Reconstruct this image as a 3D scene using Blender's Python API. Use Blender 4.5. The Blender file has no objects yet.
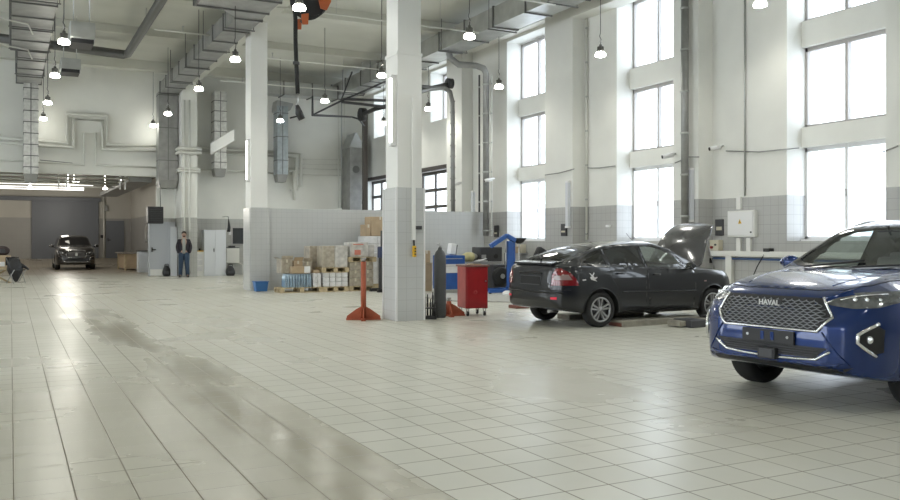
WORLD, EXPO, LAMP = 3.2, 0.95, 45
import bpy, bmesh, math, random
import numpy as np
from mathutils import Vector, Matrix
from mathutils.bvhtree import BVHTree
from mathutils.geometry import delaunay_2d_cdt
random.seed(4)
COL = bpy.context.scene.collection
PI = math.pi
# ---------------------------------------------------------------- measured camera (also used to turn measured points into places)
F, HOR, EYE, YAW = 850.0, 241.0, 1.42, 0.477
CC, SS = math.cos(YAW), math.sin(YAW)
def wu(x, y, u):
    a = (x-450)/F; Z = u/(a*CC+SS); return Z*(CC-a*SS), EYE+(HOR-y)/F*Z
def wv(x, y, v):
    a = (x-450)/F; Z = v/(CC-a*SS); return Z*(a*CC+SS), EYE+(HOR-y)/F*Z
def gz(x, y, z=0.0):
    Z = F*(EYE-z)/(y-HOR); X = (x-450)/F*Z
    return X*CC+Z*SS, -X*SS+Z*CC
# ---------------------------------------------------------------- materials
def nmat(name):
    m = bpy.data.materials.new(name); m.use_nodes = True
    return m, m.node_tree.nodes, m.node_tree.links, m.node_tree.nodes['Principled BSDF']
def mat(name, col, rough=.5, metal=0., noise=0., nscale=6., bump=0., coat=0., trans=0., emit=None, es=0., spec=None, bscale=60):
    m, N, L, b = nmat(name)
    b.inputs['Base Color'].default_value = (*col, 1); b.inputs['Roughness'].default_value = rough
    b.inputs['Metallic'].default_value = metal; b.inputs['Coat Weight'].default_value = coat
    b.inputs['Coat Roughness'].default_value = .04
    if spec is not None: b.inputs['Specular IOR Level'].default_value = spec
    if trans: b.inputs['Transmission Weight'].default_value = trans
    if emit: b.inputs['Emission Color'].default_value = (*emit, 1); b.inputs['Emission Strength'].default_value = es
    if noise or bump:
        tc = N.new('ShaderNodeTexCoord')
        nz = N.new('ShaderNodeTexNoise'); nz.inputs['Scale'].default_value = nscale; nz.inputs['Detail'].default_value = 5
        L.new(tc.outputs['Object'], nz.inputs['Vector'])
        if noise:
            r = N.new('ShaderNodeMapRange'); r.inputs['From Min'].default_value = .3; r.inputs['From Max'].default_value = .7
            r.inputs['To Min'].default_value = 1-noise; r.inputs['To Max'].default_value = 1+noise*.5
            L.new(nz.outputs['Fac'], r.inputs['Value'])
            mx = N.new('ShaderNodeVectorMath'); mx.operation = 'SCALE'; mx.inputs[0].default_value = col
            L.new(r.outputs['Result'], mx.inputs['Scale']); L.new(mx.outputs['Vector'], b.inputs['Base Color'])
        if bump:
            n2 = N.new('ShaderNodeTexNoise'); n2.inputs['Scale'].default_value = bscale; L.new(tc.outputs['Object'], n2.inputs['Vector'])
            bp = N.new('ShaderNodeBump'); bp.inputs['Strength'].default_value = bump; bp.inputs['Distance'].default_value = .01
            L.new(n2.outputs['Fac'], bp.inputs['Height']); L.new(bp.outputs['Normal'], b.inputs['Normal'])
    return m
def math_(N, L, op, a, b=None, c=None):
    n = N.new('ShaderNodeMath'); n.operation = op
    for i, v in enumerate((a, b, c)):
        if v is None: continue
        if isinstance(v, (int, float)): n.inputs[i].default_value = v
        else: L.new(v, n.inputs[i])
    return n.outputs[0]
def grid_mask(N, L, coord, size, off, w):
    """1 on the joint line, 0 inside the tile"""
    t = math_(N, L, 'FRACT', math_(N, L, 'DIVIDE', math_(N, L, 'SUBTRACT', coord, off), size))
    d = math_(N, L, 'MINIMUM', t, math_(N, L, 'SUBTRACT', 1.0, t))
    mr = N.new('ShaderNodeMapRange'); mr.interpolation_type = 'SMOOTHSTEP'
    mr.inputs['From Min'].default_value = 0; mr.inputs['From Max'].default_value = w/size
    mr.inputs['To Min'].default_value = 1; mr.inputs['To Max'].default_value = 0
    L.new(d, mr.inputs['Value']); return mr.outputs['Result']
def mixc(N, L, f, a, b):
    m = N.new('ShaderNodeMix'); m.data_type = 'RGBA'
    if isinstance(f, (int, float)): m.inputs[0].default_value = f
    else: L.new(f, m.inputs[0])
    for v, i in ((a, 6), (b, 7)):
        if isinstance(v, tuple): m.inputs[i].default_value = (*v, 1)
        else: L.new(v, m.inputs[i])
    return m.outputs[2]
def maprange(N, L, v, a, b, c, d):
    m = N.new('ShaderNodeMapRange'); m.interpolation_type = 'SMOOTHSTEP'
    for k, x in zip(('From Min', 'From Max', 'To Min', 'To Max'), (a, b, c, d)): m.inputs[k].default_value = x
    L.new(v, m.inputs['Value']); return m.outputs['Result']

def floor_mat():
    m, N, L, b = nmat('ceramic_floor_tile')
    g = N.new('ShaderNodeNewGeometry'); sp = N.new('ShaderNodeSeparateXYZ'); L.new(g.outputs['Position'], sp.inputs[0])
    X, Y = sp.outputs[0], sp.outputs[1]
    TX, TY, OX, OY = .3085, .3240, .014, 6.248
    gx = grid_mask(N, L, X, TX, OX, .0085); gy = grid_mask(N, L, Y, TY, OY, .0085)
    grout = math_(N, L, 'MAXIMUM', gx, gy)
    # every tile its own tone
    ix = math_(N, L, 'FLOOR', math_(N, L, 'DIVIDE', math_(N, L, 'SUBTRACT', X, OX), TX))
    iy = math_(N, L, 'FLOOR', math_(N, L, 'DIVIDE', math_(N, L, 'SUBTRACT', Y, OY), TY))
    cb = N.new('ShaderNodeCombineXYZ'); L.new(ix, cb.inputs[0]); L.new(iy, cb.inputs[1])
    wn = N.new('ShaderNodeTexWhiteNoise'); wn.noise_dimensions = '2D'; L.new(cb.outputs[0], wn.inputs['Vector'])
    nz = N.new('ShaderNodeTexNoise'); nz.inputs['Scale'].default_value = .5; nz.inputs['Detail'].default_value = 6; L.new(g.outputs['Position'], nz.inputs['Vector'])
    nf = N.new('ShaderNodeTexNoise'); nf.inputs['Scale'].default_value = 2.5; nf.inputs['Detail'].default_value = 6; L.new(g.outputs['Position'], nf.inputs['Vector'])
    base = mixc(N, L, wn.outputs['Value'], (.65, .635, .55), (.695, .68, .60))
    base = mixc(N, L, maprange(N, L, nz.outputs['Fac'], .35, .7, 0, .45), base, (.53, .53, .45))
    # worn dirty lane where cars drive
    wob = N.new('ShaderNodeTexNoise'); wob.inputs['Scale'].default_value = .9; L.new(g.outputs['Position'], wob.inputs['Vector'])
    xw = math_(N, L, 'ADD', X, math_(N, L, 'MULTIPLY', math_(N, L, 'SUBTRACT', wob.outputs['Fac'], .5), .55))
    soil_x = maprange(N, L, X, 2.165, 2.18, 1, 0)
    soil = math_(N, L, 'MULTIPLY', soil_x, maprange(N, L, math_(N, L, 'ADD', Y, math_(N, L, 'MULTIPLY', wob.outputs['Fac'], 5)), 9.5, 14.5, 1, 0))
    base = mixc(N, L, math_(N, L, 'MULTIPLY', soil, .42), base, (.50, .455, .35))
    mp = N.new('ShaderNodeMapping'); mp.inputs['Scale'].default_value = (1.8, .30, 1); L.new(g.outputs['Position'], mp.inputs['Vector'])
    sn = N.new('ShaderNodeTexNoise'); sn.inputs['Scale'].default_value = 1.1; sn.inputs['Detail'].default_value = 2; L.new(mp.outputs[0], sn.inputs['Vector'])
    s1 = math_(N, L, 'MULTIPLY', maprange(N, L, math_(N, L, 'ABSOLUTE', math_(N, L, 'SUBTRACT', xw, 1.72)), .22, .62, 1, 0), soil_x)
    s1 = math_(N, L, 'MULTIPLY', s1, maprange(N, L, Y, 9.5, 13.5, 1, 0))
    s3 = math_(N, L, 'MULTIPLY', maprange(N, L, math_(N, L, 'ABSOLUTE', math_(N, L, 'SUBTRACT', xw, 1.45)), .1, .5, 1, 0), math_(N, L, 'MULTIPLY', maprange(N, L, Y, 7.5, 9.5, 0, 1), maprange(N, L, Y, 16.5, 20, 1, 0)))
    lane = math_(N, L, 'MULTIPLY', math_(N, L, 'MAXIMUM', s1, s3), maprange(N, L, sn.outputs['Fac'], .38, .62, .25, 1))
    base = mixc(N, L, math_(N, L, 'MULTIPLY', lane, .6), base, (.31, .275, .195))
    lane = math_(N, L, 'MAXIMUM', lane, math_(N, L, 'MULTIPLY', soil, .45))
    # small smudges right of the lane
    s2 = N.new('ShaderNodeTexNoise'); s2.inputs['Scale'].default_value = .8; s2.inputs['Detail'].default_value = 8
    mp2 = N.new('ShaderNodeMapping'); mp2.inputs['Location'].default_value = (3.1, 7.7, 0); mp2.inputs['Scale'].default_value = (1, 1.6, 1)
    L.new(g.outputs['Position'], mp2.inputs['Vector']); L.new(mp2.outputs[0], s2.inputs['Vector'])
    sm = math_(N, L, 'MULTIPLY', maprange(N, L, s2.outputs['Fac'], .655, .74, 0, .5), maprange(N, L, Y, 13, 18, 1, 0))
    base = mixc(N, L, sm, base, (.36, .33, .25))
    # the bay behind is brown concrete-like tile
    bay = maprange(N, L, Y, 37.5, 41.5, 0, 1)
    base = mixc(N, L, math_(N, L, 'MULTIPLY', bay, .75), base, (.30, .25, .19))
    gc = mixc(N, L, grout, base, (.30, .27, .21))
    fade = maprange(N, L, Y, 10, 34, 1, .6)
    fin = mixc(N, L, math_(N, L, 'MULTIPLY', math_(N, L, 'MULTIPLY', grout, fade), maprange(N, L, nf.outputs['Fac'], .3, .7, .85, 1.0)), base, (.20, .17, .125))
    L.new(fin, b.inputs['Base Color'])
    r = maprange(N, L, nz.outputs['Fac'], .3, .7, .26, .36)
    r = math_(N, L, 'SUBTRACT', r, math_(N, L, 'MULTIPLY', lane, .13))
    r = math_(N, L, 'ADD', r, math_(N, L, 'MULTIPLY', grout, .4))
    L.new(r, b.inputs['Roughness'])
    b.inputs['Specular IOR Level'].default_value = .30
    bp = N.new('ShaderNodeBump'); bp.inputs['Strength'].default_value = .12; bp.inputs['Distance'].default_value = .004
    h = math_(N, L, 'ADD', math_(N, L, 'MULTIPLY', grout, -1), math_(N, L, 'MULTIPLY', nz.outputs['Fac'], .6))
    L.new(h, bp.inputs['Height']); L.new(bp.outputs['Normal'], b.inputs['Normal'])
    return m
def wall_mat(name, tile=.2, top=2.37, axis='XY', plaster=(.80, .80, .76), tcol=(.47, .468, .455), jcol=(.26, .26, .25), rough=.25):
    """painted plaster above, glazed wall tiles up to `top`"""
    m, N, L, b = nmat(name)
    g = N.new('ShaderNodeNewGeometry'); sp = N.new('ShaderNodeSeparateXYZ'); L.new(g.outputs['Position'], sp.inputs[0])
    ns = N.new('ShaderNodeSeparateXYZ'); L.new(g.outputs['Normal'], ns.inputs[0])
    gx = grid_mask(N, L, sp.outputs[0], tile, .05, .006); gy = grid_mask(N, L, sp.outputs[1], tile, .03, .006)
    gzz = grid_mask(N, L, sp.outputs[2], tile, top, .006)
    fx = math_(N, L, 'GREATER_THAN', math_(N, L, 'ABSOLUTE', ns.outputs[0]), .5)
    gh = math_(N, L, 'ADD', math_(N, L, 'MULTIPLY', gy, fx), math_(N, L, 'MULTIPLY', gx, math_(N, L, 'SUBTRACT', 1.0, fx)))
    joint = math_(N, L, 'MAXIMUM', gh, gzz)
    nz = N.new('ShaderNodeTexNoise'); nz.inputs['Scale'].default_value = .7; nz.inputs['Detail'].default_value = 5; L.new(g.outputs['Position'], nz.inputs['Vector'])
    pl = mixc(N, L, maprange(N, L, nz.outputs['Fac'], .35, .7, 0, 1), plaster, tuple(c*.93 for c in plaster))
    tl = mixc(N, L, maprange(N, L, nz.outputs['Fac'], .35, .7, 0, 1), tcol, tuple(c*.92 for c in tcol))
    tl = mixc(N, L, math_(N, L, 'MULTIPLY', joint, .8), tl, jcol)
    up = math_(N, L, 'GREATER_THAN', sp.outputs[2], top)
    L.new(mixc(N, L, up, tl, pl), b.inputs['Base Color'])
    L.new(math_(N, L, 'ADD', math_(N, L, 'MULTIPLY', up, .5), rough), b.inputs['Roughness'])
    return m
def glass_mat(name, tint=(.9, .95, .95), refl=.12, rough=.02):
    m, N, L, b = nmat(name); N.remove(b)
    tr = N.new('ShaderNodeBsdfTransparent'); tr.inputs[0].default_value = (*tint, 1)
    gl = N.new('ShaderNodeBsdfGlossy'); gl.inputs['Roughness'].default_value = rough
    fr = N.new('ShaderNodeFresnel'); fr.inputs[0].default_value = 1.5
    mx = N.new('ShaderNodeMixShader')
    gm = N.new('ShaderNodeNewGeometry')      # the same reflection from either side of the thin pane
    L.new(math_(N, L, 'ADD', 1.5, math_(N, L, 'MULTIPLY', gm.outputs['Backfacing'], -.8333)), fr.inputs[0])
    L.new(math_(N, L, 'ADD', fr.outputs[0], refl), mx.inputs[0]); L.new(tr.outputs[0], mx.inputs[1]); L.new(gl.outputs[0], mx.inputs[2])
    L.new(mx.outputs[0], N['Material Output'].inputs[0]); return m
M = {}
M['floor'] = floor_mat()
M['wall'] = wall_mat('right_wall_plaster_and_tile', .2)
M['wallb'] = wall_mat('back_wall_plaster_and_tile', .2, top=2.35, plaster=(.80, .80, .75), tcol=(.50, .50, .47))
M['bay'] = wall_mat('bay_wall_paint', .25, top=2.75, plaster=(.55, .53, .48), tcol=(.36, .35, .33), jcol=(.30, .29, .27), rough=.4)
M['part'] = wall_mat('partition_tile', .155, top=50., tcol=(.54, .548, .54), jcol=(.40, .41, .41))
M['coltile'] = wall_mat('column_tile', .2, top=2.37, tcol=(.60, .61, .61), jcol=(.42,.42,.42), plaster=(.80, .80, .785))
M['ceil'] = mat('ceiling_paint', (.60, .60, .54), .8, noise=.08, nscale=.6)
M['white'] = mat('white_paint', (.80, .80, .77), .45)
M['cream'] = mat('cream_paint', (.76, .75, .69), .5)
M['pipe'] = mat('white_pipe_paint', (.66, .66, .61), .35)
M['galv'] = mat('galvanised_sheet', (.50, .51, .50), .36, .75, noise=.18, nscale=2.2, bump=.05)
M['galvd'] = mat('dull_galvanised_sheet', (.34, .34, .33), .45, .55, noise=.2, nscale=3)
M['flange'] = mat('duct_flange_steel', (.17, .17, .165), .5, .5)
M['foil'] = mat('foil_insulated_duct', (.68, .68, .66), .38, .55, noise=.22, nscale=7, bump=.25, bscale=14)
M['black'] = mat('black_plastic', (.018, .018, .02), .45)
M['rubber'] = mat('black_rubber', (.016, .016, .016), .75, noise=.2, nscale=9)
M['dark'] = mat('dark_grey_metal', (.07, .07, .075), .45, .3)
M['darkframe'] = mat('dark_door_frame', (.085, .075, .07), .5, .2)
M['frame'] = mat('grey_window_frame', (.42, .40, .39), .4)
M['framew'] = mat('white_window_frame', (.80, .80, .80), .4)
M['glass'] = glass_mat('window_glass', (.96, .98, 1.0), .0)
M['chrome'] = mat('chrome', (.85, .86, .87), .12, 1.)
M['steel'] = mat('brushed_steel', (.5, .5, .5), .35, .9)
M['lampw'] = mat('lamp_emitter', (1, 1, .95), .4, emit=(1, .99, .90), es=22)
M['tube'] = mat('fluorescent_tube', (1, 1, 1), .4, emit=(1, 1, .96), es=2.2)
M['orange'] = mat('orange_paint', (.42, .10, .045), .5, noise=.2, nscale=8)
M['orangeb'] = mat('bright_orange_bracket', (.48, .12, .04), .45)
M['red'] = mat('red_enamel', (.33, .018, .022), .32, noise=.15, nscale=7, coat=.3)
M['redl'] = mat('worn_red_enamel', (.42, .07, .065), .4, noise=.2, nscale=6)
M['blue'] = mat('blue_enamel', (.02, .09, .33), .4, noise=.12)
M['bluecr'] = mat('blue_plastic', (.05, .17, .42), .5)
M['wood'] = mat('pallet_wood', (.52, .42, .26), .75, noise=.25, nscale=9)
M['card'] = mat('brown_cardboard', (.46, .35, .23), .8, noise=.12, nscale=5)
M['cardw'] = mat('wrapped_cardboard', (.44, .39, .31), .3, noise=.3, nscale=8, bump=.4, bscale=14, coat=.5)
M['paper'] = mat('white_paper_pack', (.72, .72, .72), .5, noise=.12, nscale=9, bump=.3, bscale=12)
M['film'] = mat('stretch_film_goods', (.62, .60, .56), .25, noise=.28, nscale=7, bump=.5, bscale=12, coat=.5)
M['water'] = mat('water_bottle_plastic', (.42, .55, .66), .15, noise=.1, coat=.5)
M['metalw'] = mat('white_metal_cabinet', (.64, .66, .68), .4)
M['doorgrey'] = mat('grey_door_paint', (.50, .52, .55), .45)
M['gate'] = mat('bay_gate_grey', (.155, .165, .185), .5)
M['yellow'] = mat('yellow_plastic', (.72, .42, .02), .4)
M['beige'] = mat('beige_plastic', (.62, .58, .46), .5)
M['bluepipe'] = mat('blue_pipe', (.06, .13, .32), .4)
M['concrete'] = mat('grey_concrete', (.42, .41, .38), .7, noise=.15, nscale=5)
M['dirty'] = mat('dirty_steel_ramp', (.30, .28, .23), .6, noise=.3, nscale=6)
# ---------------------------------------------------------------- geometry helpers
class MB:
    def __init__(s): s.v = []; s.f = []; s.sm = []
    def add(s, vs, fs, smooth=False):
        o = len(s.v); s.v += [tuple(v) for v in vs]; s.f += [tuple(i+o for i in f) for f in fs]; s.sm += [smooth]*len(fs); return s
    def box(s, x0, x1, y0, y1, z0, z1):
        s.add([(x0,y0,z0),(x1,y0,z0),(x1,y1,z0),(x0,y1,z0),(x0,y0,z1),(x1,y0,z1),(x1,y1,z1),(x0,y1,z1)],
              [(0,3,2,1),(4,5,6,7),(0,1,5,4),(1,2,6,5),(2,3,7,6),(3,0,4,7)]); return s
    def obox(s, c, size, rz=0, ry=0, rx=0):
        R = Matrix.Rotation(rz,3,'Z') @ Matrix.Rotation(ry,3,'Y') @ Matrix.Rotation(rx,3,'X'); h = Vector(size)/2; c = Vector(c)
        vs = [c + R @ Vector((h.x*a,h.y*b,h.z*d)) for d in (-1,1) for a,b in ((-1,-1),(1,-1),(1,1),(-1,1))]
        s.add(vs, [(0,3,2,1),(4,5,6,7),(0,1,5,4),(1,2,6,5),(2,3,7,6),(3,0,4,7)]); return s
    def loft(s, rings, cap=True, closed=True, smooth=True):
        n = len(rings[0]); vs = [p for r in rings for p in r]; fs = []
        for i in range(len(rings)-1):
            for j in range(n if closed else n-1):
                k = (j+1) % n; fs.append((i*n+j, i*n+k, (i+1)*n+k, (i+1)*n+j))
        o = len(s.f); s.add(vs, fs, smooth)
        if cap and closed:
            b = len(s.v)-len(vs)
            s.f.append(tuple(b+j for j in reversed(range(n)))); s.sm.append(False)
            s.f.append(tuple(b+(len(rings)-1)*n+j for j in range(n))); s.sm.append(False)
        return s
    def tube(s, pts, r, seg=10, cap=True, smooth=True):
        pts = [Vector(p) for p in pts]; n = len(pts); rr = r if isinstance(r, (list, tuple)) else [r]*n
        T = []
        for i in range(n):
            t = (pts[min(i+1,n-1)]-pts[max(i-1,0)]); T.append(t.normalized() if t.length > 1e-9 else Vector((0,0,1)))
        up = Vector((0,0,1)) if abs(T[0].z) < .9 else Vector((1,0,0))
        N_ = (up - T[0]*up.dot(T[0])).normalized(); rings = []
        for i in range(n):
            N_ = (N_ - T[i]*N_.dot(T[i])); N_ = N_.normalized() if N_.length > 1e-6 else Vector((1,0,0)); B = T[i].cross(N_)
            k = 1.0
            if 0 < i < n-1:
                a = (pts[i]-pts[i-1]).normalized().dot((pts[i+1]-pts[i]).normalized()); k = 1/max(.5, math.cos(math.acos(max(-1,min(1,a)))/2))
            rings.append([pts[i] + (N_*math.cos(2*PI*j/seg) + B*math.sin(2*PI*j/seg))*rr[i]*(k if abs(k-1) > .02 else 1) for j in range(seg)])
        return s.loft(rings, cap, True, smooth)
    def cyl(s, c, r, h, seg=20, axis='z', r2=None):
        c = Vector(c); d = {'x': Vector((1,0,0)), 'y': Vector((0,1,0)), 'z': Vector((0,0,1))}[axis]
        return s.tube([c, c+d*h], [r, r if r2 is None else r2], seg)
    def lathe(s, prof, c=(0,0,0), axis='z', seg=24, cap=False):
        c = Vector(c); rings = []
        for (r, h) in prof:
            ring = []
            for j in range(seg):
                a = 2*PI*j/seg; p = Vector((r*math.cos(a), r*math.sin(a), h))
                if axis == 'y': p = Vector((r*math.cos(a), h, -r*math.sin(a)))
                if axis == 'x': p = Vector((h, r*math.cos(a), r*math.sin(a)))
                ring.append(c+p)
            rings.append(ring)
        return s.loft(rings, cap, True, True)
    def prism(s, poly, d0, d1, axis='z'):
        def P3(a, b, d): return {'z': (a,b,d), 'y': (a,d,b), 'x': (d,a,b)}[axis]
        n = len(poly); vs = [P3(a,b,d0) for a,b in poly]+[P3(a,b,d1) for a,b in poly]
        s.add(vs, [tuple(reversed(range(n))), tuple(range(n,2*n))]+[(i,(i+1)%n,n+(i+1)%n,n+i) for i in range(n)]); return s
    def sphere(s, c, r, seg=14, rings=9, sc=(1,1,1)):
        c = Vector(c); R = []
        for i in range(rings+1):
            t = PI*i/rings; R.append([c+Vector((r*sc[0]*math.sin(t)*math.cos(2*PI*j/seg), r*sc[1]*math.sin(t)*math.sin(2*PI*j/seg), r*sc[2]*math.cos(t))) for j in range(seg)])
        return s.loft(R, False)
    def build(s, name, m, parent=None, bevel=0, fix=True, origin=True):
        v = [Vector(p) for p in s.v]; loc = Vector((0,0,0))
        if parent is not None and parent.get('_w'):
            off = parent_off(parent); v = [p-off for p in v]
        elif parent is None and origin:
            lo = [min(p[i] for p in v) for i in range(3)]; hi = [max(p[i] for p in v) for i in range(3)]
            loc = Vector(((lo[0]+hi[0])/2, (lo[1]+hi[1])/2, lo[2])); v = [p-loc for p in v]
        me = bpy.data.meshes.new(name); me.from_pydata(v, [], s.f); me.polygons.foreach_set('use_smooth', s.sm)
        if fix:
            bm = bmesh.new(); bm.from_mesh(me); bmesh.ops.recalc_face_normals(bm, faces=bm.faces); bm.to_mesh(me); bm.free()
        if m: me.materials.append(M[m] if isinstance(m, str) else m)
        o = bpy.data.objects.new(name, me); COL.objects.link(o); o.location = loc
        if parent is not None:
            o.parent = parent
            if parent.get('_w'): o['_w'] = 1; OFF[o.name] = parent_off(parent)
        if bevel:
            b = o.modifiers.new('bevel', 'BEVEL'); b.width = bevel; b.segments = 2; b.limit_method = 'ANGLE'; b.angle_limit = .6
        return o
OFF = {}
def parent_off(p): return OFF.get(p.name, p.location.copy())
def thing(name, label, cat, loc=(0,0,0), rz=0, group=None, world=False):
    """world=True: its parts are written in world coordinates"""
    o = bpy.data.objects.new(name, None); COL.objects.link(o); o.location = loc; o.rotation_euler = (0,0,rz); o.empty_display_size = .1
    o['label'] = label; o['category'] = cat
    if group: o['group'] = group
    if world: o['_w'] = 1; OFF[o.name] = Vector(loc)
    return o
def tag(o, label, cat, group=None, kind=None):
    o['label'] = label; o['category'] = cat
    if group: o['group'] = group
    if kind: o['kind'] = kind
    return o
def struct(o, label=None, cat=None):
    o['kind'] = 'structure'
    if label: o['label'] = label
    if cat: o['category'] = cat
    return o
def dup(root, loc, rz=0, label=None, group=None, scale=None):
    def cp(o, par):
        c = o.copy(); COL.objects.link(c); c.parent = par
        for ch in list(o.children): cp(ch, c)
        return c
    r = cp(root, None); r.location = loc; r.rotation_euler = (0,0,rz)
    if scale: r.scale = scale
    if label: r['label'] = label
    if group: r['group'] = group
    return r
def pieces(b, name, m, parent, **k):
    """every unconnected piece of the builder becomes a part of its own"""
    par = list(range(len(b.v)))
    def fd(i):
        while par[i] != i: par[i] = par[par[i]]; i = par[i]
        return i
    for f in b.f:
        r = fd(f[0])
        for i in f[1:]: par[fd(i)] = r
    grp = {}
    for f, s_ in zip(b.f, b.sm): grp.setdefault(fd(f[0]), []).append((f, s_))
    for fs in grp.values():
        idx = sorted({i for f,_ in fs for i in f}); mp = {i: n for n, i in enumerate(idx)}
        q = MB(); q.v = [b.v[i] for i in idx]; q.f = [tuple(mp[i] for i in f) for f,_ in fs]; q.sm = [s_ for _,s_ in fs]; q.build(name, m, parent, **k)
def text_mb(txt, size, m, name, parent, loc, rot, depth=.002, bold=.0):
    """lettering turned into a mesh"""
    cu = bpy.data.curves.new(name, 'FONT'); cu.body = txt; cu.size = size; cu.extrude = depth; cu.align_x = 'CENTER'; cu.align_y = 'CENTER'; cu.offset = bold
    t = bpy.data.objects.new(name, cu); COL.objects.link(t)
    dg = bpy.context.evaluated_depsgraph_get(); me = bpy.data.meshes.new_from_object(t.evaluated_get(dg))
    bpy.data.objects.remove(t); me.materials.clear(); me.materials.append(M[m])
    o = bpy.data.objects.new(name, me); COL.objects.link(o); o.parent = parent; o.location = loc; o.rotation_euler = rot; return o
# ================================================================= ROOM SHELL
UW, UG, UP = 14.25, 14.80, 13.82     # right wall face, window plane, pilaster face
VB = 36.2                            # back wall
ZC = 8.45
b = MB(); b.box(-14, 16, -9, 36.4, -.3, 0); b.box(-5.5, 6.5, 36.4, 50.9, -.3, 0)
# ramp into the far bay
b.add([(-5.5,50.9,0),(6.5,50.9,0),(6.5,54,.42),(-5.5,54,.42),(-5.5,50.9,-.3),(6.5,50.9,-.3),(6.5,54,-.3),(-5.5,54,-.3)],[(0,1,2,3),(0,4,5,1),(1,5,6,2),(2,6,7,3),(3,7,4,0),(4,7,6,5)])
struct(b.build('floor', 'floor', origin=False))
b = MB(); b.box(-14, 15.2, -9, 36.4, ZC, ZC+.3)
for v in (3.3, 13.8, 24.3, 34.8): b.box(-14, 14.2, v+.05, v+.5, 8.1, ZC)
for v in (8.5, 19.0, 29.5): b.box(-14, 14.2, v, v+.25, 8.2, ZC)
b.box(6.1, 6.65, -9, 36.2, 7.75, ZC)
struct(b.build('ceiling', 'ceil', origin=False))
# right wall, with openings
b = MB()
def wall_cells(b, openings, u0, u1, v0, v1, z1):
    vs = sorted({v0, v1} | {o[0] for o in openings} | {o[1] for o in openings})
    for a, c in zip(vs, vs[1:]):
        ops = sorted([(o[2], o[3]) for o in openings if o[0] <= a+1e-6 and o[1] >= c-1e-6]); z = 0
        for (p, q) in ops:
            if p > z: b.box(u0, u1, a, c, z, p)
            z = q
        if z < z1: b.box(u0, u1, a, c, z, z1)
WIN = [(9.88,12.41), (15.33,17.96), (20.73,23.56), (4.12,6.8), (-1.48,1.2)]
LV = [(1.46,3.37), (3.79,5.46), (6.0,7.82)]
UPW = [(27.25,29.2), (33.0,34.9)]
GAR = [(27.25,30.7), (32.9,36.0)]
ops = [(a,c,1.42,7.85) for a,c in WIN] + [(a,c,5.95,7.85) for a,c in UPW] + [(a,c,0,4.12) for a,c in GAR]
wall_cells(b, ops, UW, 15.2, -9, 36.4, ZC)
for (a,c) in [(8.9,9.87),(14.5,15.32),(19.35,20.72),(25.85,27.0),(31.2,32.2),(3.2,4.1),(-2.4,-1.5)]: b.box(UP, UW+.01, a, c, 0, ZC)
for a,c in WIN:
    for z0,z1 in ((3.37,3.79),(5.46,6.0)): b.box(UG-.12, 15.2, a, c, z0, z1)
    b.box(UG-.12, 15.2, a, c-1.98, 1.42, 7.85)
b.box(13.95, 14.3, 19.3, 36.2, 7.95, ZC)
b.box(13.76, 14.3, -9, 19.33, 7.6, ZC)          # boxed-in bulkhead under the ceiling
struct(b.build('wall_right', 'wall', origin=False))
# left and rear walls of the hall (behind the view), with big daylight openings on the left
b = MB(); wall_cells(b, [(v, v+3.6, 1.2, 6.8) for v in (-6, 0, 6, 12, 18, 24, 30)], -14.3, -14, -9, 36.4, ZC)
struct(b.build('wall_left', 'wallb', origin=False))
b = MB(); b.box(-14.3, 15.2, -9.3, -9, 0, ZC); struct(b.build('wall_front', 'wallb', origin=False))
# windows : one per opening and level
wn = 1
def window(v0, v1, z0, z1, u=UG, low=False):
    global wn
    w = MB(); t = .055; m = (v0+v1)/2
    w.box(u, u+.09, v0, v1, z0, z0+t); w.box(u, u+.09, v0, v1, z1-t*1.6, z1); w.box(u, u+.09, v0, v0+t, z0, z1); w.box(u, u+.09, v1-t, v1, z0, z1); w.box(u-.01, u+.1, m-.035, m+.035, z0, z1)
    fr = 'framew' if low else 'frame'
    o = struct(w.build('window_%d' % wn, fr, origin=False))
    for k,(a,c) in enumerate(((v0+t, m-.035), (m+.035, v1-t))):
        g = MB(); g.add([(u+.045,a,z0+t),(u+.045,c,z0+t),(u+.045,c,z1-t),(u+.045,a,z1-t)], [(0,1,2,3)]); g.build('pane', 'glass', o)
    s = MB(); s.box(u-.14 if low else u-.06, u+.02, v0, v1, z0-.05, z0); s.build('sill', 'framew', o)
    if low:
        h = MB(); h.box(u-.035, u, m-.012, m+.012, (z0+z1)/2-.1, (z0+z1)/2+.04); h.build('handle', 'frame', o)
    wn += 1
for a,c in WIN:
    for i,(z0,z1) in enumerate(LV): window(c-1.98, c, z0, z1, low=(i == 0))
for a,c in UPW: window(a, c, 6.0, 7.82)
# glazed sectional doors
for k,(a,c) in enumerate(GAR):
    d = MB(); u = 14.62; T = .09
    n = 3; W_ = (c-a)
    for i in range(n+1): d.box(u, u+.07, a+W_*i/n-T/2, a+W_*i/n+T/2, 0, 4.1)
    for z in (0.02, .80, 1.45, 2.10, 2.75, 3.40, 4.06): d.box(u-.01, u+.08, a, c, z-.06, z+.06)
    d.box(u, u+.06, a, c, 0, .80)
    d.box(UW-.02, UW+.1, a-.16, a, 0, 4.15); d.box(UW-.02, UW+.1, c, c+.16, 0, 4.15); d.box(UW-.02, UW+.12, a-.16, c+.16, 4.1, 4.25)
    o = struct(d.build('door_%d' % (k+1), 'darkframe', origin=False))
    g = MB(); g.add([(u+.03,a,.62),(u+.03,c,.62),(u+.03,c,4.05),(u+.03,a,4.05)], [(0,1,2,3)]); g.build('pane', 'glass', o)
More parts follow.
